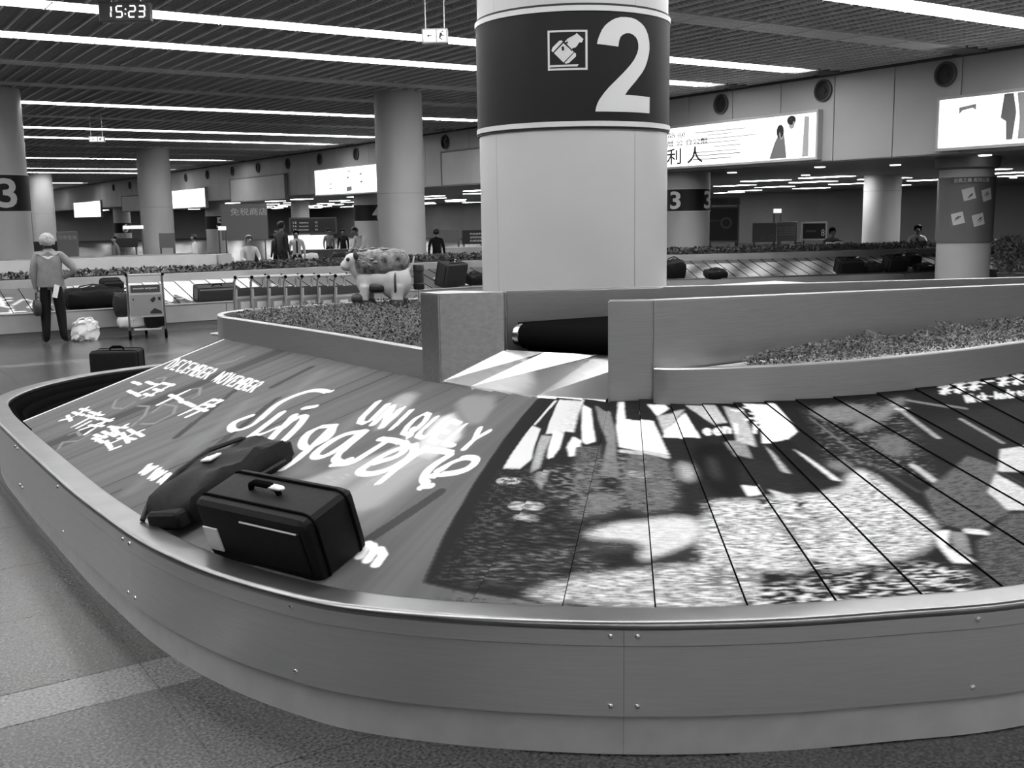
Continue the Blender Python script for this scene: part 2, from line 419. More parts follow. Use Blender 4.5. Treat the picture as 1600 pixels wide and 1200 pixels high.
for x, y in DL:
    e = empty('downlight', (x, y, 2.87), 'small round downlight in the low ceiling, %s of ten from the left' % nth(dls.index((x, y))), 'downlight', 'small downlights in the low ceiling')
    if dn is None:
        b = MB(); b.lathe([(.001, -.012), (.09, -.012), (.12, -.02), (.13, 0)], 16); o = b.build('downlight_ring', M('downlight_glow', .8, .5, emit=1.2), e); dn = o.data
    else: link('downlight_ring', dn, e)
# ------------------------------------------------------------------ baggage carousel in the foreground
OUT = crom([(9, 10.28), (6, 10.28), (3.4, 10.28), (2.6, 10.2), (1.9, 9.95), (1.38, 9.5), (1.08, 8.95), (1.0, 8.4), (.985, 7.6), (1.005, 5.85), (1.04, 5.02), (1.085, 4.475), (1.19, 3.966), (1.342, 3.549), (1.49, 3.28), (1.776, 2.95), (2.158, 2.615), (2.563, 2.35), (2.969, 2.149), (3.405, 1.96), (4.0, 1.83), (5, 1.76), (7, 1.74), (12, 1.74)])
INN = crom([(9, 8.72), (6, 8.72), (3.3, 8.72), (2.95, 8.66), (2.74, 8.48), (2.66, 8.2), (2.68, 7.9), (2.80, 6.64), (2.885, 5.3), (2.93, 4.85), (3.045, 4.38), (3.23, 4.04), (3.58, 3.72), (4.17, 3.475), (4.84, 3.36), (5.66, 3.33), (7.5, 3.33), (12, 3.33)])
CX, CY, RM = 4.1, 4.9, 2.2
TA = RM*math.pi/2
def hit(P, o, d):
    n = np.array([-d[1], d[0]]); s = (P-o) @ n; best = None
    for i in np.where(s[:-1]*s[1:] <= 0)[0]:
        if s[i] == s[i+1]: continue
        q = P[i]+(P[i+1]-P[i])*(s[i]/(s[i]-s[i+1])); w = (q-o) @ d
        if w > 0 and (best is None or w < best[0]): best = (w, q)
    return best[1]
def line(t):
    if t < -3.25:
        s = -3.25-t
        if s < 2.04:
            a = math.pi-s/1.3; return np.array([3.2, 8.15]), np.array([math.cos(a), math.sin(a)])
        return np.array([3.2+s-2.04, 8.15]), np.array([0, 1.])
    if t <= 0: return np.array([8.0, CY-t]), np.array([-1., 0])
    if t <= TA:
        a = math.pi+t/RM; return np.array([CX, CY]), np.array([math.cos(a), math.sin(a)])
    return np.array([CX+t-TA, CY+3]), np.array([0, -1.])
RIMW, ZO, ZI = .13, .43, .92
def surf(t, v):
    o, d = line(t); a = hit(OUT, o, d)-d*RIMW; b = hit(INN, o, d); p = a+(b-a)*v
    return Vector((p[0], p[1], ZO+(ZI-ZO)*v))
# the printed advertisement on the slats: strokes and patches in (metres along, fraction up the slope)
AD = "0,0.03,0.014,1021,983,1080,1020,3034,1043,2257,-2,1292,105;0,0.022,0.014,2621,1086,5049,1012,3004,-41,2125,35;0,0.45,0.014,1199,987,1238,990,1229,833,1201,837;0,0.5,0.014,1250,997,1490,1008,1533,809,1481,812,1409,803,1345,793;0,0.5,0.014,1199,831,1284,819,1365,656,1337,602,1247,596;0,0.8,0.014,1387,813,1464,806,1493,718,1478,663,1449,672;0,0.3,0.014,1323,786,1395,785,1437,619,1403,587;0,0.85,0.014,1545,787,1608,767,1615,691,1574,678,1536,730;0,0.8,0.014,1504,977,1590,955,1697,770,1639,751,1609,778;0,0.3,0.014,1438,599,1501,602,1511,505,1442,559;0,0.35,0.014,1631,681,1687,682,1712,557,1672,560;0,0.1,0.014,1585,733,1740,749,1793,535,1655,493;0,0.2,0.014,1611,981,1764,935,1817,818,1865,576,1773,593,1775,761;0,0.75,0.014,1808,1006,1862,1007,1879,902,2085,893,2138,701,1852,741,1818,853;0,0.12,0.05,1935,725,2071,702,2137,662,2138,605,2134,539,2126,464,2076,424,1985,415,1924,432,1889,477,1869,555,1866,673;0,0.16,0.05,1721,500,1819,512,1875,495,1886,450,1830,413,1714,383,1662,399,1669,461;1,0.4,0.03,1865,719,2016,711,2125,691;1,0.3,0.05,1924,606,1994,598;1,0.35,0.05,1291,539,1359,544;1,0.4,0.06,1429,435,1519,432;1,0.35,0.05,1474,385,1526,379;0,0.85,0.014,2060,994,2212,1000,2234,974,2122,924;0,0.4,0.014,2122,924,2358,968,2169,846,2135,823;0,0.9,0.014,2154,840,2342,943,2360,793,2129,800;0,0.45,0.014,2374,993,2618,989,2601,876,2509,867;0,0.3,0.05,2181,667,2238,661,2264,637,2258,597,2232,572,2185,563,2160,585,2155,641;0,0.5,0.05,2003,392,2101,404,2162,401,2186,384,2189,353,2174,312,2115,273,2016,234,1964,223,1951,238,1953,258,1972,281,1913,298,1775,305,1738,324,1809,358,1873,377,1928,382;0,0.55,0.05,2289,469,2392,470,2553,474,2774,482,2913,508,2968,555,3031,579,3096,579,3116,499,3096,350,3059,269,3005,244,2944,221,2875,200,2774,182,2640,168,2463,169,2242,181,2152,250,2205,391;0,0.42,0.05,1701,138,1814,169,1943,193,2088,207,2203,208,2286,198,2312,155,2286,84,2203,52,2061,53,1897,61,1704,74,1616,89,1636,111;0,0.05,0.05,2003,219,2120,273,2181,285,2178,257,2130,230,2043,203,1988,190,1963,192;0,0.09,0.05,1809,293,1895,299,1949,293,1970,277,1927,263,1825,250,1773,254,1769,278;0,0.2,0.05,2115,155,2169,183,2227,189,2286,171,2311,152,2303,130,2252,118,2160,114,2108,119,2096,133;0,0.012,0.05,2347,757,2470,759,2531,727,2529,662,2486,590,2411,514,2359,482,2319,493,2288,527,2264,586,2258,650,2276,719;0,0.06,0.05,2349,688,2376,688,2383,656,2372,594,2353,567,2327,573,2318,603,2329,659;0,0.25,0.014,2497,772,2621,768,2586,668,2502,693;0,0.03,0.05,2539,662,2635,663,2683,618,2684,529,2665,481,2628,468,2569,481,2482,519,2448,568,2476,629;0,0.85,0.014,2443,543,2511,535,2505,496,2445,489;0,0.35,0.05,2528,414,2643,417,2691,387,2675,324,2621,267,2535,215,2488,215,2473,264,2467,320,2470,381;0,0.5,0.014,2554,514,2633,480,2690,438,2560,417;0,0.03,0.014,2467,479,2558,464,2550,427,2465,432;0,0.03,0.014,2627,461,2680,448,2628,404,2602,415;0,0.75,0.05,2701,359,2725,348,2743,289,2754,188,2747,134,2722,125,2705,153,2692,223,2686,284,2688,337;0,0.02,0.014,2561,234,2579,232,2537,52,2487,49,2481,152;0,0.03,0.014,2654,179,2829,173,2796,136,2658,147;2,0.75,0.3,2177,110,2564,146,2894,166,3004,112,2891,5,2162,47;2,0.11,0.5,1251,586,1401,607,1672,494,1861,375,1722,296,1872,192,1471,115,1324,116,1317,287;2,0.16,0.45,1379,189,1724,288,1872,192,1646,122,1419,118;2,0.65,0.2,1646,122,1873,184,2161,213,2327,192,2274,50,1991,52,1606,78;2,0.75,0.1,2238,467,2443,470,2888,484,3116,569,3087,281,2843,188,2574,161,2131,184;2,0.2,0.5,1407,597,1947,721,2153,558,2106,428,1637,438;2,0.16,0.5,3242,940,3910,960,3352,475,3143,588,2946,627;0,0.9,0.014,2855,991,3101,981,3008,810,2862,758,2719,753,2847,894;0,0.4,0.014,2677,983,2805,960,2662,732,2572,770;0,0.015,0.014,2732,729,2875,769,2905,721,2908,539,2819,550,2740,607;0,0.6,0.014,2858,712,2888,676,2926,537,2886,538;0,0.35,0.014,2720,741,2734,706,2721,587,2681,599;0,0.2,0.05,3376,942,3583,944,3655,922,3606,877,3519,849,3375,836,3281,856,3256,911;0,0.22,0.05,3486,839,3759,920,3922,955,3945,944,3810,895,3543,809,3390,776,3349,792;0,0.18,0.05,2968,634,3035,646,3069,634,3070,601,3037,584,2971,584,2938,595,2936,617;0,0.13,0.05,3450,747,3542,756,3566,727,3521,662,3450,628,3339,622,3310,649,3364,711;1,0.3,0.035,3808,914,3725,702;1,0.25,0.03,4030,782,4015,626;1,0.2,0.03,3925,928,4161,836;1,0.4,0.045,3366,569,3346,482;1,0.14,0.02,3214,887,3169,654;1,0.1,0.015,3166,702,3206,451;1,0.5,0.02,3780,888,3834,881;0,0.11,0.014,3224,449,3714,589,3783,516,3608,438,3457,309,3203,255,3095,307;0,0.5,0.014,3935,593,4116,590,3860,468,3720,490;0,0.5,0.014,3693,483,3700,389,3535,307,3455,320,3506,408;1,0.08,0.012,3730,489,3734,406;0,0.1,0.014,3143,218,3427,304,3519,299,3061,1,2973,45,3058,145;0,0.75,0.014,3048,277,3110,278,3027,217,3051,145,2979,156,2999,221;0,0.25,0.014,3099,270,3158,261,3064,169,3039,207;1,0.6,0.04,3178,263,3225,251;0,0.2,0.05,822,286,771,305,647,432,318,700,243,826,618,771,799,614,834,381;0,0.3,0.05,236,316,236,345,289,441,419,608,606,674,790,633,863,522,850,355,714,287,410,300;0,0.45,0.05,537,668,350,805,388,847,667,788,787,718,796,641,752,604,656,604;0,0.3,0.05,-284,842,-312,886,-282,907,-197,903,-78,828,79,690,44,671,-162,769;0,0.22,0.05,250,903,215,945,311,967,538,969,702,915,785,812,706,792,432,852;1,0.165,0.09,-374,320,210,413;1,0.165,0.09,128,394,-285,740;1,0.165,0.09,-851,293,-1387,622;1,0.165,0.09,550,374,509,619;1,0.165,0.09,-934,566,-1366,902;1,0.165,0.09,878,272,850,543;1,0.165,0.09,-637,66,-1065,376;1,0.085,0.05,-682,297,-1190,683;1,0.085,0.05,-1261,331,-1762,666;1,0.085,0.05,966,224,1043,459;1,0.085,0.05,-1484,740,-1559,919;1,0.19,0.02,-2755,411,-2708,361,-2566,323,-2417,337,-2449,396;1,0.19,0.02,-1883,282,-2026,356,-2215,411,-2331,387;1,0.19,0.02,-2024,388,-2108,448,-1943,466,-1787,422,-1746,341,-1849,312;1,0.19,0.02,-2207,575,-2133,606,-1993,567,-1978,537;1,0.19,0.02,-2063,37,-2173,68,-2069,108,-2097,160;1,0.19,0.02,-2309,110,-2309,141,-2154,132;1,0.19,0.02,-2589,788,-2500,839,-2507,893;1,0.19,0.02,-2866,578,-2817,605,-2672,559;1,0.85,0.044,-889,801,-899,800,-919,799,-950,798,-990,796,-1023,790,-1050,782,-1070,770,-1082,755,-1091,739,-1095,722,-1095,704,-1091,685,-1082,666,-1066,647,-1046,629,-1020,612,-995,595,-969,577,-943,560,-916,543,-896,528,-882,514,-876,502,-874,491,-879,482,-889,474,-903,468,-925,463,-949,462,-974,464,-1003,469,-1035,477,-1057,487,-1071,499,-1074,513,-1069,529,-1066,541,-1063,549,-1062,553;1,0.85,0.044,-874,619,-867,614,-857,605,-841,592,-820,574,-799,555,-778,536,-756,517,-735,497,-719,482,-710,473,-704,468;1,0.85,0.044,-704,468,-700,470,-694,473,-682,478,-667,485,-657,493,-651,503,-649,515,-651,529,-653,540,-654,547,-654,550;1,0.85,0.044,-785,678,-742,701;1,0.85,0.044,-738,627,-732,622,-717,613,-693,599,-664,581,-635,563,-606,545,-578,527,-550,510,-529,497,-515,489,-508,484;1,0.85,0.044,-600,548,-607,553,-619,563,-637,577,-662,596,-677,612,-683,624,-679,633,-667,638,-648,638,-626,633,-598,623,-567,607,-533,589,-496,566,-457,540,-416,511,-385,489,-365,475,-355,468;1,0.85,0.044,-291,634,-297,632,-307,628,-324,622,-345,614,-358,604,-358,592,-350,579,-331,563,-310,548,-285,536,-258,525,-228,515,-201,509,-176,505,-153,504,-134,505,-123,511,-120,521,-124,535,-137,554,-154,570,-174,585,-199,599,-229,611,-251,619,-266,626,-274,629;1,0.85,0.044,-283,636,-272,628,-251,611,-219,588,-177,556,-140,528,-108,503,-80,481,-57,460,-38,443,-23,427,-13,414,-7,403,-3,395,0,390,2,387;1,0.85,0.044,-22,650,-27,647,-36,642,-51,634,-71,624,-82,610,-85,594,-80,575,-67,553,-53,535,-39,518,-24,505,-9,494,7,486,25,481,41,479,57,481,70,485,79,492,82,503,82,516,76,532,66,551,51,572,29,595,12,613,0,625,-6,632;1,0.85,0.044,-1,650,5,644,18,632,37,614,61,591,84,569,108,550,131,532,154,516,176,504,198,496,219,491,241,490,258,490,270,492,277,497,279,503,281,507,282,511,283,512;1,0.85,0.044,289,644,291,639,295,629,300,614,306,594,313,575,319,557,325,540,330,524,329,510,320,499,305,490,283,483,267,477,256,474,250,472;1,0.85,0.044,223,637,231,637,248,639,274,642,308,645,342,647,375,647,409,646,443,643,472,637,497,629,516,617,532,603,539,589,537,575,527,561,508,547,495,537,486,530,482,526;1,0.85,0.044,532,645,528,642,516,636,502,627,481,616,467,602,457,586,453,569,453,550,455,532,457,515,461,500,465,485,474,476,489,470,507,468,530,470,552,475,571,482,588,492,603,504,614,519,622,535,625,553,624,574,618,593,606,608,590,620,567,630,550,638,538,642,532,645;1,0.85,0.044,631,644,632,638,634,628,635,612,639,591,643,568,649,544,657,517,667,489,673,469,677,455,679,449;1,0.85,0.044,606,604,611,606,619,610,633,616,651,624,675,631,704,636,739,639,779,641,809,642,828,642,838,643;1,0.85,0.044,903,551,905,555,910,564,917,577,927,595,942,609,961,620,985,628,1013,631,1035,630,1050,625,1059,615,1063,600,1060,587,1053,574,1040,564,1022,554,1003,546,983,540,963,535,941,531,925,528,914,527,909,526;1,0.85,0.044,858,631,856,627,853,619,848,607,843,591,841,576,842,560,847,545,855,530,865,517,876,507,887,500,901,495,911,491,917,489,920,487;1,0.85,0.044,925,466,965,474;1,0.9,0.034,-355,814,-227,715,-173,691,-126,692,-132,716,-253,813;1,0.9,0.034,-52,693,-199,813,46,693,-102,813;1,0.9,0.034,157,692,-12,811;1,0.9,0.034,303,691,238,726,178,773,160,808,221,807,294,771,346,724,355,690,303,691;1,0.9,0.034,306,725,397,679;1,0.9,0.034,320,805,416,712,461,688,509,687,517,709,436,802;1,0.9,0.034,602,796,499,800,586,685,671,683;1,0.9,0.034,547,742,622,739;1,0.9,0.034,668,794,727,680,801,677;1,0.9,0.034,824,786,886,726,917,781;1,0.9,0.034,886,726,897,672;1,0.75,0.018,-3097,664,-3200,754,-3180,755,-3116,728,-3064,692,-3053,665,-3097,664;1,0.75,0.018,-3044,756,-3112,756,-2987,666,-2922,666;1,0.75,0.018,-3050,710,-2997,711;1,0.75,0.018,-2915,742,-2950,756,-2983,756,-2964,729,-2915,693,-2863,667,-2830,667,-2830,680;1,0.75,0.018,-2832,755,-2894,755,-2777,667,-2716,667;1,0.75,0.018,-2835,711,-2785,711;1,0.75,0.018,-2675,667,-2792,755,-2685,702,-2719,755,-2604,668;1,0.75,0.018,-2577,668,-2690,754,-2643,754,-2602,732,-2588,712,-2635,712;1,0.75,0.018,-2588,712,-2544,689,-2531,668,-2577,668;1,0.75,0.018,-2533,753,-2592,753,-2481,668,-2424,668;1,0.75,0.018,-2537,710,-2490,710;1,0.75,0.018,-2387,668,-2495,752,-2449,752,-2411,731,-2396,710,-2440,710;1,0.75,0.018,-2410,710,-2328,669;1,0.75,0.018,-2204,669,-2309,751,-2147,669,-2249,750;1,0.75,0.018,-2101,669,-2145,693,-2186,725,-2202,750,-2174,750,-2129,725,-2088,693,-2072,669,-2101,669;1,0.75,0.018,-2128,750,-1999,670,-2071,749;1,0.75,0.018,-1987,748,-2039,749,-1941,670,-1890,670;1,0.75,0.018,-1989,709,-1949,709;1,0.75,0.018,-1857,670,-1954,748,-1864,701,-1892,748,-1797,671;1,0.75,0.018,-1774,671,-1868,748,-1828,748,-1793,728,-1783,711,-1821,710;1,0.75,0.018,-1783,711,-1743,690,-1734,671,-1774,671;1,0.75,0.018,-1736,747,-1784,747,-1692,672,-1642,672;1,0.75,0.018,-1738,709,-1698,709;1,0.75,0.018,-1610,672,-1702,747,-1663,747,-1630,728,-1618,710,-1656,709;1,0.75,0.018,-1629,709,-1560,673;1,0.85,0.03,-955,186,-866,144,-902,183,-820,145,-859,188;1,0.85,0.03,-806,189,-723,147,-755,186,-678,148,-714,190;1,0.85,0.03,-664,191,-585,151,-615,189,-543,152,-576,192;1,0.85,0.03,-444,153,-442,156;1,0.85,0.035,776,229,731,242,697,230,713,209,769,189,800,193;1,0.85,0.035,913,171,866,192,855,213,887,223,935,201,944,181,913,171;1,0.85,0.035,1004,158,983,209;1,0.85,0.035,988,197,1005,206,1031,190,1044,151;1,0.85,0.035,1031,190,1047,199,1077,182,1088,144;1,0.8,0.03,-3076,506,-2894,504;1,0.8,0.03,-2896,536,-2691,538;1,0.8,0.03,-2858,445,-2582,440;1,0.8,0.03,-2672,559,-2657,456;1,0.8,0.03,-2533,575,-2477,432;1,0.8,0.03,-2654,562,-2503,572;1,0.8,0.03,-2607,510,-2461,514;1,0.8,0.03,-2582,463,-2438,468;1,0.8,0.03,-2195,569,-2144,433;1,0.8,0.03,-2284,511,-2031,504;1,0.8,0.03,-2018,498,-1767,498;1,0.8,0.03,-1749,567,-1702,432;1,0.8,0.03,-1623,573,-1589,434;1,0.8,0.03,-1749,567,-1623,573;1,0.8,0.03,-1714,527,-1580,532;1,0.8,0.03,-1686,490,-1550,498;1,0.8,0.026,-2802,140,-2754,184;1,0.8,0.026,-2858,178,-2657,164;1,0.8,0.026,-2884,205,-2668,218;1,0.8,0.026,-2766,206,-2853,263;1,0.8,0.026,-2893,238,-2731,255;1,0.8,0.026,-2487,147,-2577,271;1,0.8,0.026,-2686,248,-2455,265;1,0.8,0.026,-2392,153,-2424,208;1,0.8,0.026,-2633,227,-2384,240;1,0.8,0.026,-2317,155,-2269,273;1,0.8,0.026,-2406,244,-2209,263;1,0.8,0.026,-2339,195,-2167,219;1,0.8,0.026,-2146,149,-2271,242;1,0.8,0.026,-1882,152,-1986,282;1,0.8,0.026,-2102,233,-1893,265;1,0.8,0.026,-2050,171,-1866,184;1,0.8,0.026,-2048,200,-1813,211;1,0.8,0.026,-2032,234,-1820,224;1,0.8,0.026,-1990,156,-1787,161;1,0.8,0.026,-1706,166,-1706,293;1,0.8,0.026,-1840,263,-1566,268;1,0.8,0.026,-1747,212,-1567,240;1,0.8,0.026,-1793,173,-1590,159;1,0.8,0.026,-1556,154,-1547,183;1,0.8,0.026,-1826,237,-1555,215;1,0.8,0.02,2410,830,2445,831,2449,844,2438,848,2413,836,2405,823,2414,812,2436,818;1,0.8,0.02,2478,832,2513,832,2518,845,2508,849,2482,837,2472,823,2481,813,2503,819;1,0.8,0.02,2529,814,2557,848;1,0.8,0.02,2550,841,2574,849,2586,841,2564,815;1,0.8,0.02,2621,831,2655,868;1,0.8,0.02,2607,815,2609,817;1,0.8,0.02,2730,815,2787,868,2828,868;1,0.8,0.02,2758,842,2788,842;1,0.8,0.02,2821,834,2856,834,2867,847,2858,851,2826,839,2811,826,2816,815,2840,820;1,0.8,0.02,2864,815,2906,849;1,0.8,0.02,2897,841,2924,850,2933,841,2899,815;1,0.7,0.02,2720,956,2790,947;1,0.7,0.02,2829,965,2941,941;1,0.7,0.02,2827,926,2913,910;1,0.7,0.02,2747,897,2903,891;1,0.7,0.02,2898,956,2818,882;1,0.7,0.02,2852,874,2907,872;1,0.7,0.017,4248,988,4336,989;1,0.7,0.017,4208,962,4294,962;1,0.7,0.017,4324,1003,4194,937;1,0.7,0.017,4277,997,4240,942;1,0.7,0.017,4339,996,4182,943;1,0.7,0.017,4363,988,4454,988;1,0.7,0.017,4320,962,4410,962;1,0.7,0.017,4441,1003,4305,937;1,0.7,0.017,4393,997,4353,942;1,0.7,0.017,4457,996,4293,943;1,0.7,0.017,4482,988,4577,987;1,0.7,0.017,4437,961,4530,961;1,0.7,0.017,4564,1002,4420,936;1,0.7,0.017,4513,996,4470,940;1,0.7,0.017,4580,995,4408,943;1,0.7,0.02,4586,977,4674,976;1,0.7,0.017,4732,984,4833,983;1,0.7,0.017,4683,958,4783,956;1,0.7,0.017,4820,998,4664,933;1,0.7,0.017,4766,993,4717,936;1,0.7,0.017,4837,991,4651,939;1,0.7,0.017,4864,982,4967,980;1,0.7,0.017,4812,955,4914,954;1,0.7,0.017,4954,996,4791,930;1,0.7,0.017,4898,990,4847,933;1,0.7,0.017,4972,989,4779,937;1,0.7,0.015,4245,871,4314,917,4272,871,4343,916;1,0.7,0.015,4294,870,4340,900;1,0.7,0.015,4358,911,4361,913;1,0.7,0.015,4394,893,4390,898,4363,889,4346,878,4343,869,4361,873;1,0.7,0.015,4373,868,4446,913;1,0.7,0.015,4438,894,4391,879,4394,867;1,0.7,0.015,4450,885,4468,884;1,0.7,0.015,4461,865,4553,910,4490,864;1,0.7,0.015,4493,880,4511,880;1,0.7,0.015,4506,863,4556,893;1,0.7,0.015,4545,886,4569,893,4568,885,4530,862;1,0.7,0.015,4576,861,4656,906;1,0.7,0.015,4616,883,4615,891,4583,879,4568,870,4563,861,4588,867;1,0.7,0.015,4598,860,4651,889;1,0.7,0.015,4630,878,4662,889,4665,886;1,0.7,0.015,4675,873,4700,872,4717,884,4714,888,4684,878,4663,867,4658,857,4680,861;1,0.7,0.015,4746,883,4765,885,4755,875,4717,855;1,0.7,0.015,4746,870,4729,871,4705,863,4704,855,4729,861;1,0.7,0.015,4810,878,4808,883,4784,876,4780,862,4752,853,4748,858"
PW, PH = 1920, 352
def blur(a, r):
    r = int(r)
    if r < 1: return a
    for ax in (0, 1):
        p = np.pad(a, [(r+1, r) if k == ax else (0, 0) for k in (0, 1)], mode='edge'); c = np.cumsum(p, ax)
        a = (np.take(c, range(2*r+1, c.shape[ax]), ax)-np.take(c, range(0, c.shape[ax]-2*r-1), ax))/(2*r+1)
    return a
def paint(src, base, W_, H_, mp):
    im = np.array(base, float); yy, xx = np.mgrid[0:H_, 0:W_]; rng = np.random.RandomState(5)
    for it in src.split(';'):
        f = [float(q) for q in it.split(',')]; k, val, w = int(f[0]), f[1], f[2]
        P = np.array(f[3:]).reshape(-1, 2); P = mp(P)
        pad = 20 if k != 1 else int(w*200)+6
        x0, x1 = int(max(0, P[:, 0].min()-pad)), int(min(W_, P[:, 0].max()+pad)); y0, y1 = int(max(0, P[:, 1].min()-pad)), int(min(H_, P[:, 1].max()+pad))
        if x1 <= x0 or y1 <= y0: continue
        X, Y = xx[y0:y1, x0:x1], yy[y0:y1, x0:x1]
        if k == 1:
            d = np.full(X.shape, 1e9)
            for a, b in zip(P, P[1:]):
                ab = b-a; t = np.clip(((X-a[0])*ab[0]+(Y-a[1])*ab[1])/max(1e-9, ab @ ab), 0, 1)
                d = np.minimum(d, np.hypot(X-a[0]-t*ab[0], Y-a[1]-t*ab[1]))
            al = np.clip(w*100-d+.8, 0, 1.6)/1.6
            if w >= .08: al = np.clip(1-d/(w*170), 0, 1)*.7
        else:
            c = np.zeros(X.shape, bool)
            for a, b in zip(P, np.roll(P, -1, 0)):
                if a[1] != b[1]: c ^= ((a[1] > Y) != (b[1] > Y)) & (X < (b[0]-a[0])*(Y-a[1])/(b[1]-a[1])+a[0])
            al = blur(c.astype(float), w*100 if k == 0 else 6)
            if k == 2:
                n = rng.rand(*X.shape); n = (np.roll(n, 1, 1)+n+np.roll(n, 2, 1)+np.roll(n, 3, 1)+np.roll(n, 4, 1))/5
                n = (n+np.roll(n, 1, 0))/2; n = np.clip((n-.5)*6+.45, 0, 1); val = n**2*(val or .75); al = al*.85*(n > w)
        im[y0:y1, x0:x1] = im[y0:y1, x0:x1]*(1-al)+val*al
    return im
def make_image(name, im):
    H_, W_ = im.shape; a = np.ones((H_, W_, 4), np.float32); s = np.clip(im, 0, 1)
    s = np.where(s <= .0031308, s*12.92, 1.055*s**(1/2.4)-.055)
    a[..., :3] = s[..., None]; img = bpy.data.images.new(name, W_, H_, alpha=False); img.pixels.foreach_set(a.ravel()); img.update(); img.pack()
    return img
rng = np.random.RandomState(3)
base = np.full((PH, PW), .115)
st_ = blur(np.repeat(rng.rand(1, PW), PH, 0), 6); base += (st_-.5)*.09
st_ = blur(np.repeat(rng.rand(1, PW), PH, 0), 25); base += (st_-.5)*.12
base = np.clip(base, .05, .3); base[:, :16] = .03
im = paint(AD, base, PW, PH, lambda P: np.stack([(P[:, 0]/1000+3.3)*200, (P[:, 1]/1000+.05)*320], 1))
tx = np.arange(PW)/200-3.3
# fine print texture of the photograph side
n = rng.rand(PH, PW); n = (n+np.roll(n, 1, 1)+np.roll(n, 2, 1)+np.roll(n, 3, 1)+np.roll(n, 4, 1)+np.roll(n, 5, 1))/6
sel = np.clip((tx-1.35)*8, 0, 1)[None]
sf = (np.roll(im, 1, 1)+im+np.roll(im, -1, 1)+np.roll(im, 2, 1)+np.roll(im, -2, 1))/5; im = im*(1-sel)+sf*sel
im = im*(1+(n-.5)*.9*sel)
im = np.where(im < .1, im*.6, np.where(im > .3, im*1.2, im)); im[:, 14:19] = .75
ad_mat = Mimg('printed_slats', make_image('advert_print', im), .62)
car = empty('baggage_carousel', (1.0, 5.0, 0), 'foreground baggage carousel with printed sloping slats and brushed steel sides', 'baggage carousel')
# slats
PITCH = .262
t = -3.25-9*PITCH; slats = []
while t < 8.2:
    nu, nv = 3, 5; g = 1e-3*4
    bm = bmesh.new(); uv = bm.loops.layers.uv.new('uv'); top = []; tv = {}
    for i in range(nu+1):
        tt = t+g+(PITCH-g)*i/nu; row = []
        for j in range(nv+1):
            v = (-.03 if t > -3.3 else .14)+(1.06 if t > -3.3 else .89)*j/nv; p = surf(tt, v); p.z += .007*(1-i/nu)-(min(.16, max(0., -3.25-tt)*.45) if t < -3.3 else 0)
            q = bm.verts.new(p); tv[q] = (tt, v); row.append(q)
        top.append(row)
    bot = [[bm.verts.new(v.co-Vector((0, 0, .014))) for v in row] for row in (top[0], top[-1])]
    for i in range(nu):
        for j in range(nv):
            f = bm.faces.new((top[i][j], top[i+1][j], top[i+1][j+1], top[i][j+1]))
            for l in f.loops: a = tv[l.vert]; l[uv].uv = ((a[0]+3.3)/9.6, (a[1]+.05)/1.1)
            if f.normal.z < 0: pass
    for k, r in ((0, 0), (nu, 1)):
        for j in range(nv):
            f = bm.faces.new((top[k][j], top[k][j+1], bot[r][j+1], bot[r][j])); f.material_index = 1
    bmesh.ops.recalc_face_normals(bm, faces=bm.faces)
    if sum(f.normal.z for f in bm.faces) < 0: bmesh.ops.reverse_faces(bm, faces=bm.faces)
    me = bpy.data.meshes.new('slat'); bm.to_mesh(me); bm.free(); me.materials.append(ad_mat if t > -3.3 else rubber); me.materials.append(rubber)
    link('slat', me, car, True); t += PITCH
# frame below the slats
b = MB(); b.sweep([(-.16, .10), (-.16, .36), (-.12, .36), (-.12, .10)], OUT[20:]); b.build('inner_frame', rubber_dk, car)
b = MB(); b.sweep([(-.02, 0.), (-.02, .86), (-.05, .86), (-.05, 0.)], INN[20:]); b.build('inner_apron', rubber_dk, car)
# rim with rounded nose, rubber lip
rp = [(-.13, .440), (-.13, .494), (-.124, .499), (-.115, .5), (-.012, .5)]+[(-.006+.02*math.sin(a), .482+.02*math.cos(a)*.9) for a in (R_(q) for q in range(0, 181, 20))]+[(-.02, .462), (-.1, .462), (-.1, .440)]
b = MB(); b.sweep(rp, OUT); b.build('top_rim', steel_rim, car)
b = MB(); b.sweep([(-.15, .40), (-.15, .458), (-.145, .476), (-.128, .476), (-.128, .40)], OUT); b.build('rubber_lip', rubber, car)
iF = int(np.argmin((OUT[:, 0]-.99)**2+(OUT[:, 1]-7.7)**2))
pf = [(-.13, .46)]
for q in range(3): pf += [(-.15-.075*q, .47-.05*q), (-.175-.075*q, .455-.05*q), (-.19-.075*q, .425-.05*q), (-.195-.075*q, .385-.05*q)]
b = MB(); b.sweep(pf+[(-.4, .2), (-.13, .2)], OUT[:iF+1]); b.build('rubber_bumper', rubber, car)
# side panels, screws, kick plate
L = np.concatenate([[0], np.cumsum(np.hypot(*np.diff(OUT, axis=0).T))])
def at_len(s):
    s = min(max(s, 0), L[-1]-1e-4); i = int(np.searchsorted(L, s, 'right')-1); q = (s-L[i])/(L[i+1]-L[i]); p = OUT[i]+(OUT[i+1]-OUT[i])*q; d = OUT[i+1]-OUT[i]
    return p, d/np.hypot(*d)
def near_len(x, y): return L[np.argmin((OUT[:, 0]-x)**2+(OUT[:, 1]-y)**2)]
sA, sB = near_len(1.06, 4.75), near_len(2.158, 2.615); pt = sB-sA
seams = [s for s in (sA+pt*k for k in range(-6, 6)) if 0 < s < L[-1]]
seams = [0]+seams+[L[-1]-.01]
scr = None
def path_between(s0, s1):
    return [at_len(s0)[0]]+[OUT[i] for i in range(len(OUT)) if s0+.02 < L[i] < s1-.02]+[at_len(s1)[0]]
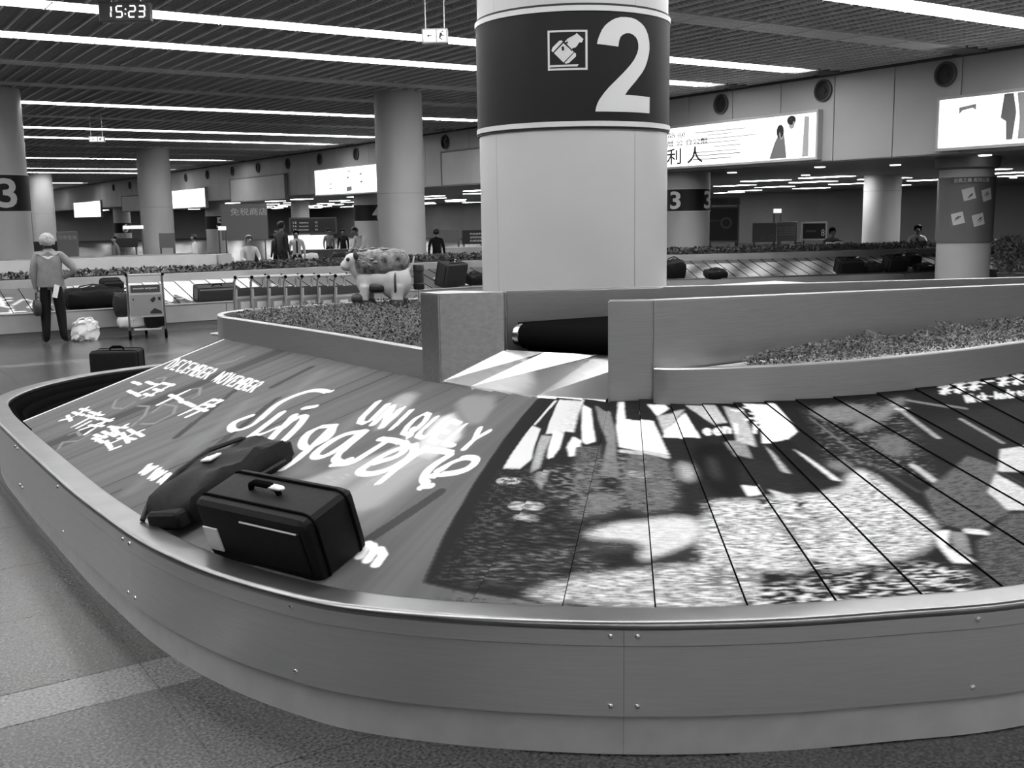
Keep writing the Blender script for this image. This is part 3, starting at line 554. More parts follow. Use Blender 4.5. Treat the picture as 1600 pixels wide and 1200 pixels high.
for s0, s1 in zip(seams, seams[1:]):
    b = MB(); b.sweep([(.007, .470), (.007, .414), (.003, .409), (0, .408), (0, .158), (-.006, .152), (-.02, .152), (-.02, .470)], path_between(s0+.0006, s1-.0006))
    pn = b.build('side_panel', steel, car)
    b = MB(); b.sweep([(-.035, 0), (-.035, .152), (-.05, .152), (-.05, 0)], path_between(s0+.001, s1-.001)); b.build('kick_plate', steel_kick, car)
    for s, z in ((s0+.045, .448), (s0+.045, .195), (s1-.045, .448), (s1-.045, .195), ((s0+s1)/2, .448), ((s0+s1)/2, .195)):
        p, d = at_len(s); n = Vector((d[1], -d[0], 0)); off = .007 if z > .41 else 0
        if scr is None:
            b = MB(); b.lathe([(.0105, 0), (.009, .004), (.005, .0065), (.0008, .007)], 10); scr = b.build('screw', steel_screw, pn); o = scr
        else: o = link('screw', scr.data, pn)
        o.matrix_world = frame4((p[0]+n.x*off, p[1]+n.y*off, z), (d[0], d[1], 0), (0, 0, -1), n)
shift_to(car)
# ------------------------------------------------------------------ planters on the island
def leaves(name, inside, n, z0, z1, s, m, parent, hfun=None):
    vs = []; fs = []; rnd = random.Random(len(name)+n)
    k = 0
    while k < n:
        p = inside(rnd)
        if p is None: continue
        x, y = p; h = (hfun(x, y) if hfun else 1.)
        z = z0+(z1-z0)*h*rnd.random()**.6
        a = rnd.uniform(0, 6.28); ti = rnd.uniform(-.2, 1.1); ss = s*rnd.uniform(.6, 1.3)
        d = Vector((math.cos(a)*math.cos(ti), math.sin(a)*math.cos(ti), math.sin(ti))); w = Vector((-math.sin(a), math.cos(a), rnd.uniform(-.5, .5)))*.42
        b = len(vs); c = Vector((x, y, z)); vs += [c-d*ss*.5, c+w*ss*.5, c+d*ss*.5+Vector((0, 0, -.1*ss)), c-w*ss*.5]; fs.append((b, b+1, b+2, b+3)); k += 1
    me = bpy.data.meshes.new(name); me.from_pydata([tuple(v) for v in vs], [], fs); me.materials.append(m)
    return link(name, me, parent, False, 'stuff')
def in_poly(P):
    P = [(p[0], p[1]) for p in P]; x0, x1 = min(p[0] for p in P), max(p[0] for p in P); y0, y1 = min(p[1] for p in P), max(p[1] for p in P)
    def f(r):
        x, y = r.uniform(x0, x1), r.uniform(y0, y1); c = False
        for (ax, ay), (bx_, by) in zip(P, P[1:]+P[:1]):
            if (ay > y) != (by > y) and x < (bx_-ax)*(y-ay)/(by-ay)+ax: c = not c
        return (x, y) if c else None
    return f
i0 = int(np.argmin((INN[:, 0]-6)**2+(INN[:, 1]-8.72)**2)); i1 = int(np.argmin((INN[:, 0]-2.885)**2+(INN[:, 1]-5.3)**2))
pl = empty('planter', (3.0, 7.0, .93), 'long planter of low dark leaves on the left end of the carousel island', 'planter')
wallprof = [(0, .86), (0, 1.094), (-.006, 1.1), (-.045, 1.1), (-.05, 1.094), (-.05, .86)]
b = MB(); b.sweep(wallprof, INN[i0:i1+1]); b.build('planter_wall', steel_isl, pl)
lp = [(2.905, 5.3), (2.88, 5.9), (2.81, 7.0), (2.72, 8.0), (2.82, 8.45), (3.0, 8.6), (3.4, 8.65), (6.0, 8.65), (6.0, 7.0), (5.2, 7.0), (3.75, 6.6), (3.6, 5.9), (3.2, 5.32)]
b = MB(); b.prism(lp, .86, 1.05); b.build('soil', soil, pl, False)
leaves('foliage', in_poly([(p[0]+(.03 if p[0] < 2.95 else 0), p[1]-(.04 if p[1] > 8 else 0)) for p in lp]), 36000, 1.045, 1.14, .024, leaf_a, pl, lambda x, y: .55+.45*noise.noise(Vector((x*3, y*3, 0)))+.3)
shift_to(pl)
pr = empty('planter', (4.6, 3.6, .93), 'curved steel planter with a low row of leaves in front of the chute wall', 'planter')
j0 = int(np.argmin((INN[:, 0]-3.40)**2+(INN[:, 1]-3.87)**2))
wpath = [np.array([3.392, 3.884])]+list(INN[j0+1:])
b = MB(); b.sweep(wallprof, wpath[:40]); b.build('planter_wall', steel_isl, pr)
b = MB(); b.prism([(3.45, 3.9), (3.62, 3.74), (4.18, 3.53), (4.84, 3.42), (5.66, 3.385), (10, 3.385), (10, 3.9)], .86, 1.07); b.build('soil', steel_kick, pr, False)
leaves('foliage', in_poly([(3.85, 3.66), (4.2, 3.56), (4.84, 3.46), (5.66, 3.42), (9.5, 3.42), (9.5, 3.9), (5, 3.9), (3.95, 3.84)]), 24000, 1.06, 1.2, .024, leaf_a, pr, lambda x, y: .6+.5*noise.noise(Vector((x*4, y*4, 5))))
shift_to(pr)
# ------------------------------------------------------------------ feed chute on the island
ch = empty('feed_chute', (3.2, 4.6, .93), 'brushed steel baggage feed chute opening onto the slats below the big column', 'baggage chute')
def zprism(name, poly, z0, zf, m, bev=.006):
    b = MB(); b.prism(poly, z0, 2.0)
    for v in b.b.verts:
        if v.co.z > 1.9: v.co.z = zf(v.co.x)
    bmesh.ops.bevel(b.b, geom=[e for e in b.b.edges if e.verts[0].co.z > 1.1 or e.verts[1].co.z > 1.1], offset=bev, segments=2, affect='EDGES')
    return b.build(name, m, ch)
zt = lambda x: 1.425-.025*max(0, x-3.42)
zprism('left_cheek', [(2.872, 5.29), (2.893, 5.115), (3.203, 4.93), (3.262, 5.0), (3.08, 5.30)], .88, lambda x: 1.425, steel_cheek)
zprism('right_cheek', [(3.236, 4.044), (3.414, 3.915), (3.46, 3.955), (3.46, 4.04), (3.31, 4.13)], .88, lambda x: 1.425, steel_isl)
zprism('front_wall', [(3.425, 3.928), (9.5, 3.925), (9.5, 4.01), (3.425, 4.03)], .90, zt, steel_isl)
zprism('back_wall', [(3.268, 5.0), (4.32, 4.86), (5.73, 4.72), (7.7, 4.56), (9.5, 4.5), (9.5, 4.58), (7.7, 4.64), (5.73, 4.80), (4.32, 4.94), (3.30, 5.08)], .90, zt, steel_isl)
b = MB()
lo = [(2.897, 5.105, .935), (2.93, 4.85, .935), (3.045, 4.38, .935), (3.235, 4.06, .935)]; hi = [(3.205, 4.925, 1.105), (3.29, 4.66, 1.11), (3.42, 4.36, 1.115), (3.52, 4.06, 1.12)]
A = [b.b.verts.new(p) for p in lo]; B_ = [b.b.verts.new(p) for p in hi]; C_ = [b.b.verts.new((p[0]-.012, p[1]-.003, .90)) for p in lo]
for i in range(3):
    b.b.faces.new((A[i], A[i+1], B_[i+1], B_[i])); b.b.faces.new((C_[i], C_[i+1], A[i+1], A[i]))
b.build('slide_plate', steel_lt, ch, False)
r0, r1 = Vector((3.30, 4.93, 1.18)), Vector((3.60, 4.06, 1.18)); ax = (r1-r0).normalized()
b = MB(); b.tube([r0+ax*.05, r1], .072, 24); b.build('end_roller', rubber, ch)
b = MB(); b.tube([r0, r0+ax*.05], .06, 24); b.tube([r0+ax*.015, r0+ax*.04], .066, 24); b.build('roller_collar', chrome, ch)
b = MB(); b.prism([(3.31, 4.95), (3.62, 4.05), (9.4, 4.03), (9.4, 4.5), (7.7, 4.55), (4.32, 4.85)], 1.238, 1.25); b.build('conveyor_belt', rubber, ch, False)
b = MB(); b.prism([(3.36, 4.93), (3.66, 4.05), (9.4, 4.03), (9.4, 4.5), (7.7, 4.55), (4.32, 4.85)], .9, 1.1); b.build('belt_bed', rubber_dk, ch, False)
shift_to(ch)
# deck that closes the top of the island behind the chute
ub = MB(); ub.prism([(3.4, 5.12), (4.32, 4.97), (7.7, 4.68), (9.4, 4.62), (9.4, 8.64), (6.05, 8.64), (6.05, 6.95), (5.25, 6.95), (3.8, 6.55), (3.65, 5.85)], .9, 1.04)
o = ub.build('island_deck', steel_kick, None, False); tag(o, 'flat steel deck on top of the carousel island around the foot of the big column', 'deck')
# ------------------------------------------------------------------ columns
def wrap_text(name, s, ang, zc, w, h, cx, cy, R, m, parent, bold=.02):
    me = text_mesh(s, 1., bold); b = bmesh.new(); b.from_mesh(me); bpy.data.meshes.remove(me)
    xs = [v.co.x for v in b.verts]; ys_ = [v.co.y for v in b.verts]
    if not xs: b.free(); return
    x0, x1, y0, y1 = min(xs), max(xs), min(ys_), max(ys_)
    for v in b.verts: v.co = Vector(((v.co.x-(x0+x1)/2)/(x1-x0)*w/R*57.2958, 0, (v.co.y-(y0+y1)/2)/(y1-y0)*h+zc))
    k = -40
    while k < 40:
        bmesh.ops.bisect_plane(b, geom=b.verts[:]+b.edges[:]+b.faces[:], plane_co=(k, 0, 0), plane_no=(1, 0, 0)); k += 6
    for v in b.verts:
        a = R_(ang+v.co.x); v.co = Vector((cx+R*math.cos(a), cy+R*math.sin(a), v.co.z))
    me = bpy.data.meshes.new(name); b.to_mesh(me); b.free(); me.materials.append(m); return link(name, me, parent, False)
def shaft(e, cx, cy, R, z0, z1, m, seams=None, name='shaft_panel'):
    if not seams:
        b = MB(); b.lathe([(R, z0), (R, z1)], 40, (cx, cy, 0)); return b.build('shaft', m, e)
    for a0, a1 in zip(seams, seams[1:]+[seams[0]+360]):
        b = MB(); b.lathe([(R-.012, z0), (R, z0), (R, z1), (R-.012, z1)], max(6, int((a1-a0)/4)), (cx, cy, 0), R_(a0+.12), R_(a1-.12)); b.build(name, m, e)
    b = MB(); b.lathe([(R-.012, z0), (R-.012, z1)], 40, (cx, cy, 0)); b.build('shaft_core', grey_m, e)
c2 = (4.517, 6.028); CR = .65
e = empty('column', (*c2, 0), 'big pale round column carrying the large white number 2 on a black band', 'column')
shaft(e, *c2, CR, 1.04, 4.75, col_p, [-178.1, -89.0, -30, 30, 90, 135])
b = MB(); b.lathe([(CR-.01, 2.43), (CR+.012, 2.43), (CR+.012, 3.10), (CR-.01, 3.10)], 64, (*c2, 0)); bd = b.build('sign_band', band_p, e)
for z0, z1, m in ((2.398, 2.43, ring_p), (3.10, 3.132, ring_p)):
    b = MB(); b.lathe([(CR-.01, z0), (CR+.018, z0), (CR+.018, z1), (CR-.01, z1)], 64, (*c2, 0)); b.build('band_ring', m, e)
for z0, z1 in ((2.383, 2.396), (3.134, 3.147)):
    b = MB(); b.lathe([(CR-.01, z0), (CR+.01, z0), (CR+.01, z1), (CR-.01, z1)], 64, (*c2, 0)); b.build('dark_ring', ink, e)
two = [(748, 325), (755, 285), (768, 240), (790, 180), (815, 138), (840, 110), (875, 80), (910, 58), (955, 42), (1010, 38), (1060, 40), (1110, 52), (1170, 85), (1205, 115), (1230, 150), (1252, 195), (1266, 245), (1274, 295), (1275, 350), (1268, 400), (1255, 450), (1240, 500), (1215, 560), (1185, 610), (1150, 655), (1110, 708), (1065, 762), (1030, 808), (1000, 855), (1280, 875), (1278, 1052), (732, 1025), (738, 985), (750, 940), (765, 905), (785, 870), (810, 830), (850, 775), (930, 683), (1000, 603), (1055, 535), (1095, 475), (1125, 410), (1138, 360), (1138, 310), (1128, 270), (1110, 240), (1080, 215), (1045, 203), (1010, 206), (975, 225), (955, 250), (944, 285), (935, 350)]
Rb = CR+.015
def pic(pts): return [(-114.3+(x-735)/545*35.9 if x > 700 else -140.3+(x-238)/420*21.6, (3.068-(y-38)/1000*.588+(x-735)/545*27/1000*.588*(y/1052)) if x > 700 else 2.985-(y-172)/415*.236-(x-238)/420*.006) for x, y in pts]
wrap_poly('number_two', pic(two), *c2, Rb, digit_p, e)
for q in ([(238, 170), (658, 165), (658, 185), (238, 190)], [(238, 575), (658, 567), (658, 588), (238, 597)], [(238, 170), (259, 170), (259, 597), (238, 597)], [(636, 165), (658, 165), (658, 588), (636, 588)],
          [(250, 540), (565, 530), (550, 553), (250, 562)], [(278, 385), (290, 350), (360, 282), (385, 276), (400, 290), (295, 400)], [(305, 410), (412, 300), (450, 335), (515, 400), (405, 512)],
          [(415, 518), (522, 405), (538, 420), (535, 448), (465, 515), (432, 525)], [(420, 292), (452, 258), (530, 217), (545, 200), (615, 262), (600, 298), (570, 300), (545, 340), (500, 378), (455, 332)]):
    wrap_poly('pictogram_piece', pic(q), *c2, Rb+.001, digit_p, e)
for q in ([(385, 345), (410, 340), (415, 380), (390, 388)], [(425, 300), (455, 285), (450, 310), (430, 312)], [(480, 380), (520, 350), (522, 362), (490, 390)], [(412, 300), (500, 378), (494, 386), (406, 308)]):
    wrap_poly('pictogram_mark', pic(q), *c2, Rb+.003, band_p, e)
shift_to(e)
def plain_col(x, y, R, z1, lb, m=col_far, z0=-.0):
    e = empty('column', (x, y, 0), lb, 'column'); shaft(e, x, y, R, z0, z1, m)
    b = MB(); b.lathe([(R+.003, 2.39), (R+.003, 2.40)], 40, (x, y, 0)); b.build('joint_ring', grey_m, e); shift_to(e); return e
def sign_col(x, y, R, z1, zb0, zb1, digs, lb, m=col_far):
    e = empty('column', (x, y, 0), lb, 'column'); shaft(e, x, y, R, 0, z1, m)
    b = MB(); b.lathe([(R-.01, zb0), (R+.015, zb0), (R+.015, zb1), (R-.01, zb1)], 40, (x, y, 0)); b.build('sign_band', band_p, e)
    for z in (zb0-.02, zb1): 
        b = MB(); b.lathe([(R-.01, z), (R+.02, z), (R+.02, z+.02), (R-.01, z+.02)], 40, (x, y, 0)); b.build('band_ring', ring_p, e)
    h = (zb1-zb0)*.82
    for s, a, w in digs: wrap_text('sign_digit', s, a, (zb0+zb1)/2, w, h, x, y, R+.019, digit_p, e)
    shift_to(e); return e
sign_col(3.6, 25.9, .65, 4.75, 2.11, 2.88, [('3', -80, .42)], 'dim round column at the left picture edge with a white 3 on a black band', col_p)
plain_col(11.87, 22.65, .56, 4.75, 'grey round column without a sign, left of the big column')
plain_col(11.98, 44.15, .64, 4.75, 'second plain grey column, farther down the hall behind the planters')
plain_col(11.9, 68.2, .64, 4.75, 'farthest plain grey column, beside the column with number 3')
sign_col(19.6, 21.1, .57, 2.9, 1.88, 2.44, [('3', -168, .34), ('3', -72, .34)], 'round column with a black number band, just right of the big column')
sign_col(19.6, 40.4, .57, 2.9, 1.71, 2.36, [('4', -80, .36)], 'far column with a black number band, just left of the plain grey column')
sign_col(19.6, 60.1, .57, 2.9, 1.33, 2.06, [('5', -85, .45)], 'far column whose black band carries a number 5')
sign_col(19.6, 81.6, .6, 2.9, 1.0, 1.75, [('6', -85, .45)], 'farthest numbered column with a small 6 on black')
e = plain_col(28.0, 21.4, .56, 2.87, 'bright white column against the back wall of the low hall', white_p)
plain_col(25.5, 48.5, .55, 2.87, 'pale far column behind the dark notice board', white_p)
plain_col(25.5, 62, .55, 2.87, 'pale slim column far behind, right of the number 5 column', white_p)
# poster column on the right
px_, py_ = 20.17, 13.35
e = empty('column', (px_, py_, 0), 'column at the right wrapped in a dark banner with four tilted white pictures', 'column')
shaft(e, px_, py_, .53, 0, 2.87, col_far)
b = MB(); b.lathe([(.53, 2.62), (.62, 2.66), (.64, 2.86)], 40, (px_, py_, 0)); b.build('column_cap', grey_m, e)
banner = M('banner_grey', .13, .25)
b = MB(); b.lathe([(.545, 1.14), (.56, 1.14), (.56, 2.46), (.545, 2.46)], 40, (px_, py_, 0)); b.build('banner', banner, e)
b = MB(); b.lathe([(.562, 2.33), (.566, 2.33), (.566, 2.46), (.562, 2.46)], 30, (px_, py_, 0), R_(-178), R_(-88)); b.build('banner_title', grey_d, e)
wrap_text('banner_lettering', '古典之美 系列公演', -135, 2.395, .72, .09, px_, py_, .568, grey_l, e)
for ac, zc in ((-141, 2.12), (-102, 2.10), (-160, 1.63), (-119, 1.60)):
    sz = 10.5; t = R_(14)
    def Q(u, v): return (ac+(u*math.cos(t)-v*math.sin(t))*sz*1.15, zc+(u*math.sin(t)+v*math.cos(t))*.118)
    wrap_poly('picture_tile', [Q(-1, -1), Q(1, -1), Q(1, 1), Q(-1, 1)], px_, py_, .565, white_p, e)
    rr = random.Random(int(-ac))
    for k in range(3):
        u, v = rr.uniform(-.3, .3), rr.uniform(-.5, .5)
        wrap_poly('picture_figure', [Q(u-.45, v-.25), Q(u-.1, v-.12), Q(u+.5, v+.2), Q(u+.42, v+.32), Q(u, v+.15)], px_, py_, .567, ink if k else grey_m, e)
shift_to(e)
# ------------------------------------------------------------------ the next carousel
OUT3 = crom([(-6, 18.1), (0, 18.1), (6, 18.1), (11, 18.08), (13.2, 17.75), (15.2, 16.97), (16.6, 16.37), (18.5, 15.6), (21.4, 14.6), (26, 13.2)])
L3 = np.concatenate([[0], np.cumsum(np.hypot(*np.diff(OUT3, axis=0).T))])
def at3(s):
    s = min(max(s, 0), L3[-1]-1e-4); i = int(np.searchsorted(L3, s, 'right')-1); q = (s-L3[i])/(L3[i+1]-L3[i]); p = OUT3[i]+(OUT3[i+1]-OUT3[i])*q
    j0, j1 = max(i-3, 0), min(i+4, len(OUT3)-1); d = OUT3[j1]-OUT3[j0]; d = d/np.hypot(*d); return p, np.array([-d[1], d[0]])
c3 = empty('baggage_carousel', (5, 18.1, 0), 'second baggage carousel farther back with pale printed slats', 'baggage carousel')
steel3 = M('far_steel', .5, .4, .9, 3, .04); steel3d = M('far_kick', .2, .5, .6)
for k in range(11):
    s0, s1 = k*3., min(k*3.+2.99, L3[-1]-.01)
    if s0 >= L3[-1]-.1: break
    def pb(a, b_): return [at3(a)[0]]+[OUT3[i] for i in range(len(OUT3)) if a+.05 < L3[i] < b_-.05]+[at3(b_)[0]]
    b = MB(); b.sweep([(0, .435), (0, .14), (-.02, .14), (-.02, .435)], pb(s0, s1)); b.build('side_panel', steel3, c3)
    b = MB(); b.sweep([(-.05, 0), (-.05, .15), (-.08, .15), (-.08, 0)], pb(s0, s1)); b.build('kick_plate', steel3d, c3)
b = MB(); b.sweep([(-.12, .40), (-.12, .44), (-.1, .45), (.0, .45), (.014, .44), (.014, .425), (0, .42), (-.1, .42)], OUT3); b.build('top_rim', steel_rim, c3)
P3W, P3H, SPM = 1500, 128, 48
rng = np.random.RandomState(8)
b3 = np.full((P3H, P3W), .13); sx = np.arange(P3W)/SPM
dk = blur((rng.rand(P3H, P3W) > .5).astype(float), 3)
def seg(a, b_): return ((sx >= a) & (sx < b_))[None]
vv = (np.arange(P3H)/P3H)[:, None]
b3 = np.where(seg(9.3, 10.5), .07+.0*vv, b3); b3 = np.where(seg(9.7, 11.2) & (vv > .7), .6, b3)
b3 = np.where(seg(10.5, 13.0), np.where(vv < .2+.25*np.sin(sx*9)[None]**2*(sx < 12.3)[None], .06+.3*(dk > .52), .68), b3)
b3 = np.where(seg(16.3, 18.2), .085, b3)
dg = np.sin((sx[None]*6-vv*7))*.5+.5+blur(rng.rand(P3H, P3W), 4)*1.6-.8; b3 = np.where(seg(20.5, 40), np.clip(.12+.45*dg, .05, .7), b3)
b3 = np.where(seg(20.5, 40) & (vv > .82), .1, b3)
sq = ['1,.75,.06,8350,300,8500,420,8650,330', '1,.75,.07,8420,520,8700,560', '1,.75,.07,8450,640,8720,660', '1,.75,.06,8560,720,8560,430', '1,.6,.05,8700,400,8900,600,9050,480,8900,300,9100,200,9250,350', '1,.75,.07,8450,150,8800,170', '1,.7,.06,8600,60,8640,260', '1,.5,.05,8000,300,8200,420,8300,250',
      '1,.5,.05,13100,300,13300,700,13450,350,13600,600', '1,.45,.05,13300,200,13600,450,13900,300']
for k in range(3): sq.append('1,.8,.09,%d,560,%d,640,%d,500' % (16700+k*300, 16850+k*300, 16950+k*300)); sq.append('1,.8,.09,%d,300,%d,420,%d,280,%d,220,%d,330' % ((16700+k*330,)+(16800+k*330,)+(16930+k*330,)+(16800+k*330,)+(16720+k*330,)))
sq = [','.join([q.split(',')[0], q.split(',')[1], '%g' % (float(q.split(',')[2])*.3)]+q.split(',')[3:]) for q in sq]
b3 = paint(';'.join(sq), b3, P3W, P3H, lambda P: np.stack([P[:, 0]/1000*SPM, P[:, 1]/1000*P3H], 1))
ad3 = Mimg('printed_slats_far', make_image('advert_print_far', b3), .4)
s = 6.0
while s < min(31, L3[-1]):
    bm = bmesh.new(); uv = bm.loops.layers.uv.new('uv'); tv = {}; rows = []
    for a in (s+.004, s+.29):
        p, n = at3(a); row = []
        for j in range(4):
            v = j/3; q = p+n*(.12+1.53*v); x = bm.verts.new((q[0], q[1], .38+.36*v+(.012 if a == s+.004 else 0))); tv[x] = (a/(P3W/SPM), v); row.append(x)
        rows.append(row)
    lowr = [bm.verts.new(v.co-Vector((0, 0, .016))) for v in rows[0]]
    for j in range(3):
        f = bm.faces.new((rows[0][j], rows[1][j], rows[1][j+1], rows[0][j+1]))
        for l in f.loops: l[uv].uv = tv[l.vert]
        f = bm.faces.new((rows[0][j+1], lowr[j+1], lowr[j], rows[0][j])); f.material_index = 1
    me = bpy.data.meshes.new('slat'); bm.to_mesh(me); bm.free(); me.materials.append(ad3); me.materials.append(rubber); link('slat', me, c3, False)
    s += .294
b = MB(); b.sweep([(-.14, .1), (-.14, .33), (-1.6, .66), (-1.6, .1)], OUT3); b.build('inner_frame', rubber_dk, c3)
shift_to(c3)
p3 = empty('planter', (8, 19.8, .74), 'long low planter of dark leaves along the second carousel', 'planter')
b = MB(); b.sweep([(-1.655, .66), (-1.655, .885), (-1.66, .89), (-1.7, .89), (-1.7, .66)], OUT3); b.build('planter_wall', steel3, p3)
b = MB(); b.sweep([(-1.7, .6), (-1.7, .86), (-3.8, .90), (-3.8, .6)], OUT3); b.build('soil', soil, p3, False)
def near3(r):
    q, n_ = at3(r.uniform(5.5, L3[-1]-.2)); d = -1.72-2.0*r.random(); p = q+n_*(-d); return (p[0], p[1])
leaves('foliage', near3, 14000, .88, 1.0, .11, leaf_b, p3)
shift_to(p3)
cw = empty('feed_chute', (6.9, 20.6, .86), 'long pale steel chute wall standing in the planter of the second carousel', 'baggage chute')
b = MB(); b.box((.6, 20.65, 1.0), (12.2, .1, .38), bev=.008); b.build('front_wall', M('pale_steel', .62, .4, .7, 2, .05), cw)
b = MB(); b.box((6.83, 20.62, 1.0), (.27, .2, .375), bev=.008); b.build('end_cheek', steel3, cw)
b = MB(); b.box((.6, 21.75, 1.0), (12.2, .08, .38), bev=.008); b.build('back_wall', steel3, cw)
b = MB(); b.box((.6, 21.2, 1.1), (12.2, 1.0, .03)); b.build('conveyor_belt', rubber, cw)
shift_to(cw)
# ------------------------------------------------------------------ luggage
SL = math.atan2(.49, 1.55)
def on_slope(x, y, z, out, tang):
    """axes of a bag lying on a slope: x along the belt, y up the slope, z off the surface"""
    o = Vector((out[0], out[1], 0)).normalized(); t = Vector((tang[0], tang[1], 0)).normalized()
    n = (Vector((0, 0, 1))*math.cos(SL)+o*math.sin(SL)).normalized(); up = n.cross(t).normalized()
    return frame4((x, y, z), t, up, n)
def suitcase(name, lb, mx, w, d, h, m=cloth_blk, group=None, tagm=None, handle=True, wheels=False, detail=True, hx=0.):
    e = empty(name, label=lb, cat='suitcase', group=group, mat=mx)
    b = MB(); b.box((0, 0, h/2+.012), (w, d, h-.012), bev=min(w, d, h)*.16, seg=3); b.build('body', m, e)
    if detail:
        b = MB()
        for y in (-d*.32, d*.32):
            r = min(w, h)*.16
            pts = []
            for sx_, sz in ((1, 1), (-1, 1), (-1, -1), (1, -1)):
                for k in range(4):
                    a = (math.atan2(sz, sx_)-math.pi/4)+k*math.pi/6
                    pts.append(((w/2-r)*sx_+(r+.004)*math.cos(a), y, h/2+.012+(h/2-.006-r)*sz+(r+.004)*math.sin(a)))
            pts.append(pts[0]); b.tube(pts, .006, 6)
        b.build('piping', rubber, e)
    if handle:
        b = MB(); hw = min(.085, w*.25)
        b.tube([(hx-hw, 0, h-.004), (hx-hw*.9, 0, h+.028), (hx-hw*.5, 0, h+.042), (hx+hw*.5, 0, h+.042), (hx+hw*.9, 0, h+.028), (hx+hw, 0, h-.004)], [.012, .013, .015, .015, .013, .012], 8); b.build('handle', rubber, e)
    if wheels:
        for x in (-w*.4, w*.4):
            b = MB(); b.lathe([(.001, -.012), (.024, -.012), (.024, .012), (.001, .012)], 12, mat=Matrix.Translation((x, d*.35, .012)) @ Matrix.Rotation(math.pi/2, 4, 'Y')); b.build('wheel', rubber, e)
    if tagm:
        b = MB(); b.box((tagm[0], tagm[1], tagm[2]), (.07, .012, .05), bev=.003, rz=.3); b.build('tag', plastic_w, e, label='white luggage tag')
    return e
def duffel(name, lb, mx, w, d, h, m=cloth_blk, group=None, cat='bag', tagm=True):
    e = empty(name, label=lb, cat=cat, group=group, mat=mx)
    b = MB(); b.super((0, 0, h*.5), (w/2, d/2, h*.5), .45, 24)
    for v in b.b.verts: v.co += Vector((0, 0, .03*h*math.sin(v.co.x*14)+.02*h*math.sin(v.co.y*25)))
    b.build('body', m, e)
    b = MB()
    for y in (-d*.17, d*.17):
        b.tube([(-w*.24, y*1.6, h*.80), (-w*.2, y*.9, h*1.05), (0, y*.4, h*1.17), (w*.2, y*.9, h*1.05), (w*.24, y*1.6, h*.80)], .011, 6)
    b.build('strap', cloth_dg, e)
    b = MB(); b.box((0, 0, h*.985), (w*.72, .014, .01)); b.build('zipper', cloth_dg, e, False)
    if tagm: b = MB(); b.box((w*.12, -d*.3, h*.93), (.09, .05, .012), rz=.4); b.build('tag', plastic_w, e, label='white luggage tag')
    return e
# the two bags on the near slats
tg = Vector((.36, -.93, 0)).normalized(); ou = Vector((-.93, -.36, 0))
mx = on_slope(1.545, 4.03, .468, ou, tg)
e = suitcase('suitcase', 'big black fabric suitcase with a carry handle, lying at the rim of the near slats', mx, .66, .29, .30, cloth_blk, hx=-.03)
b = MB(); b.super((.045, 0, .338), (.05, .016, .010), .5, 10); b.build('handle_grip', plastic_w, e, label='white grip wrapped on the handle')
b = MB(); b.box((-.26, -.148, .13), (.09, .008, .11), bev=.002, rz=0); b.build('tag', plastic_w, e, label='white luggage tag')
b = MB(); b.box((.12, -.148, .16), (.34, .012, .19), bev=.005); b.build('front_pocket', cloth_blk, e)
b = MB(); b.tube([(-.04, -.156, .255), (.28, -.156, .255)], .004, 5); b.build('zipper', steel_kick, e)
mx = on_slope(1.55, 4.93, .565, Vector((-1, .02, 0)), Vector((-.80, -.60, 0)))
e = empty('duffel_bag', label='long black duffel bag with a grey strap and a white tag, behind the big suitcase', cat='bag', mat=on_slope(1.56, 4.90, .525, Vector((-1, .02, 0)), Vector((.86, .50, 0))))
b = MB(); b.super((0, 0, .10), (.42, .19, .10), .5, 32)
for v in b.b.verts:
    c = v.co; f = 1-.35*max(0, (-c.x-.15)/.3); c.z *= f; c.y *= 1-.2*max(0, (-c.x-.1)/.3); c += Vector((0, .02*math.sin(c.x*9), .012*math.sin(c.x*20+c.y*9)+.008*math.sin(c.y*30)))
b.build('body', cloth_blk, e)
b = MB(); b.tube([(-.40, .13, .05), (-.3, .15, .12), (-.1, .14, .18), (.1, .12, .215), (.3, .09, .205), (.40, .04, .14)], .013, 6); b.build('strap', cloth_dg, e, label='grey carrying strap')
b = MB(); b.box((.0, .02, .208), (.10, .055, .008), rz=.15); b.build('tag', plastic_w, e, label='white luggage tag')
b = MB(); b.box((-.38, -.02, .05), (.10, .2, .09), bev=.035, seg=3); b.build('end_pocket', cloth_blk, e)
b = MB(); b.box((.42, .0, .08), (.05, .22, .12), bev=.02, seg=2); b.build('end_pocket', cloth_blk, e)
b = MB(); b.tube([(-.3, -.15, .08), (-.15, -.19, .09), (.1, -.2, .09), (.3, -.16, .08)], .008, 6); b.build('zipper', cloth_dg, e)
# suitcase on the floor behind the rim
suitcase('suitcase', 'dark box-shaped suitcase standing on the floor behind the carousel corner', Matrix.Translation((3.03, 13.35, 0)) @ Matrix.Rotation(R_(-30), 4, 'Z'), .56, .40, .30, cloth_blk, wheels=True)
# bags on the second carousel
def far_m(x, y, z, rz=0, tilt=.22):
    return Matrix.Translation((x, y, z)) @ Matrix.Rotation(rz, 4, 'Z') @ Matrix.Rotation(tilt, 4, 'X')
duffel('sports_bag', 'long black sports bag with white cords on the far slats behind the grey-haired person', far_m(3.9, 18.58, .445), 1.0, .42, .33, cloth_blk)
suitcase('suitcase', 'black box suitcase standing on the far slats just left of the loaded trolley', far_m(4.26, 18.85, .5), .34, .34, .38, cloth_blk, handle=False)
suitcase('suitcase', 'dark zipped suitcase alone on white slats, right of the loaded trolley', far_m(5.97, 18.52, .43), .74, .42, .27, M('charcoal', .025, .5), handle=True)
suitcase('suitcase', 'upright dark suitcase with a white tag, just left of the big column', far_m(10.78, 18.6, .43, .25, .25), .58, .36, .52, cloth_dg, tagm=(.05, 0, .55))
duffel('travel_bag', 'flat dark bag squeezed between the upright suitcase and the big column', far_m(11.38, 18.62, .43), .42, .34, .26)
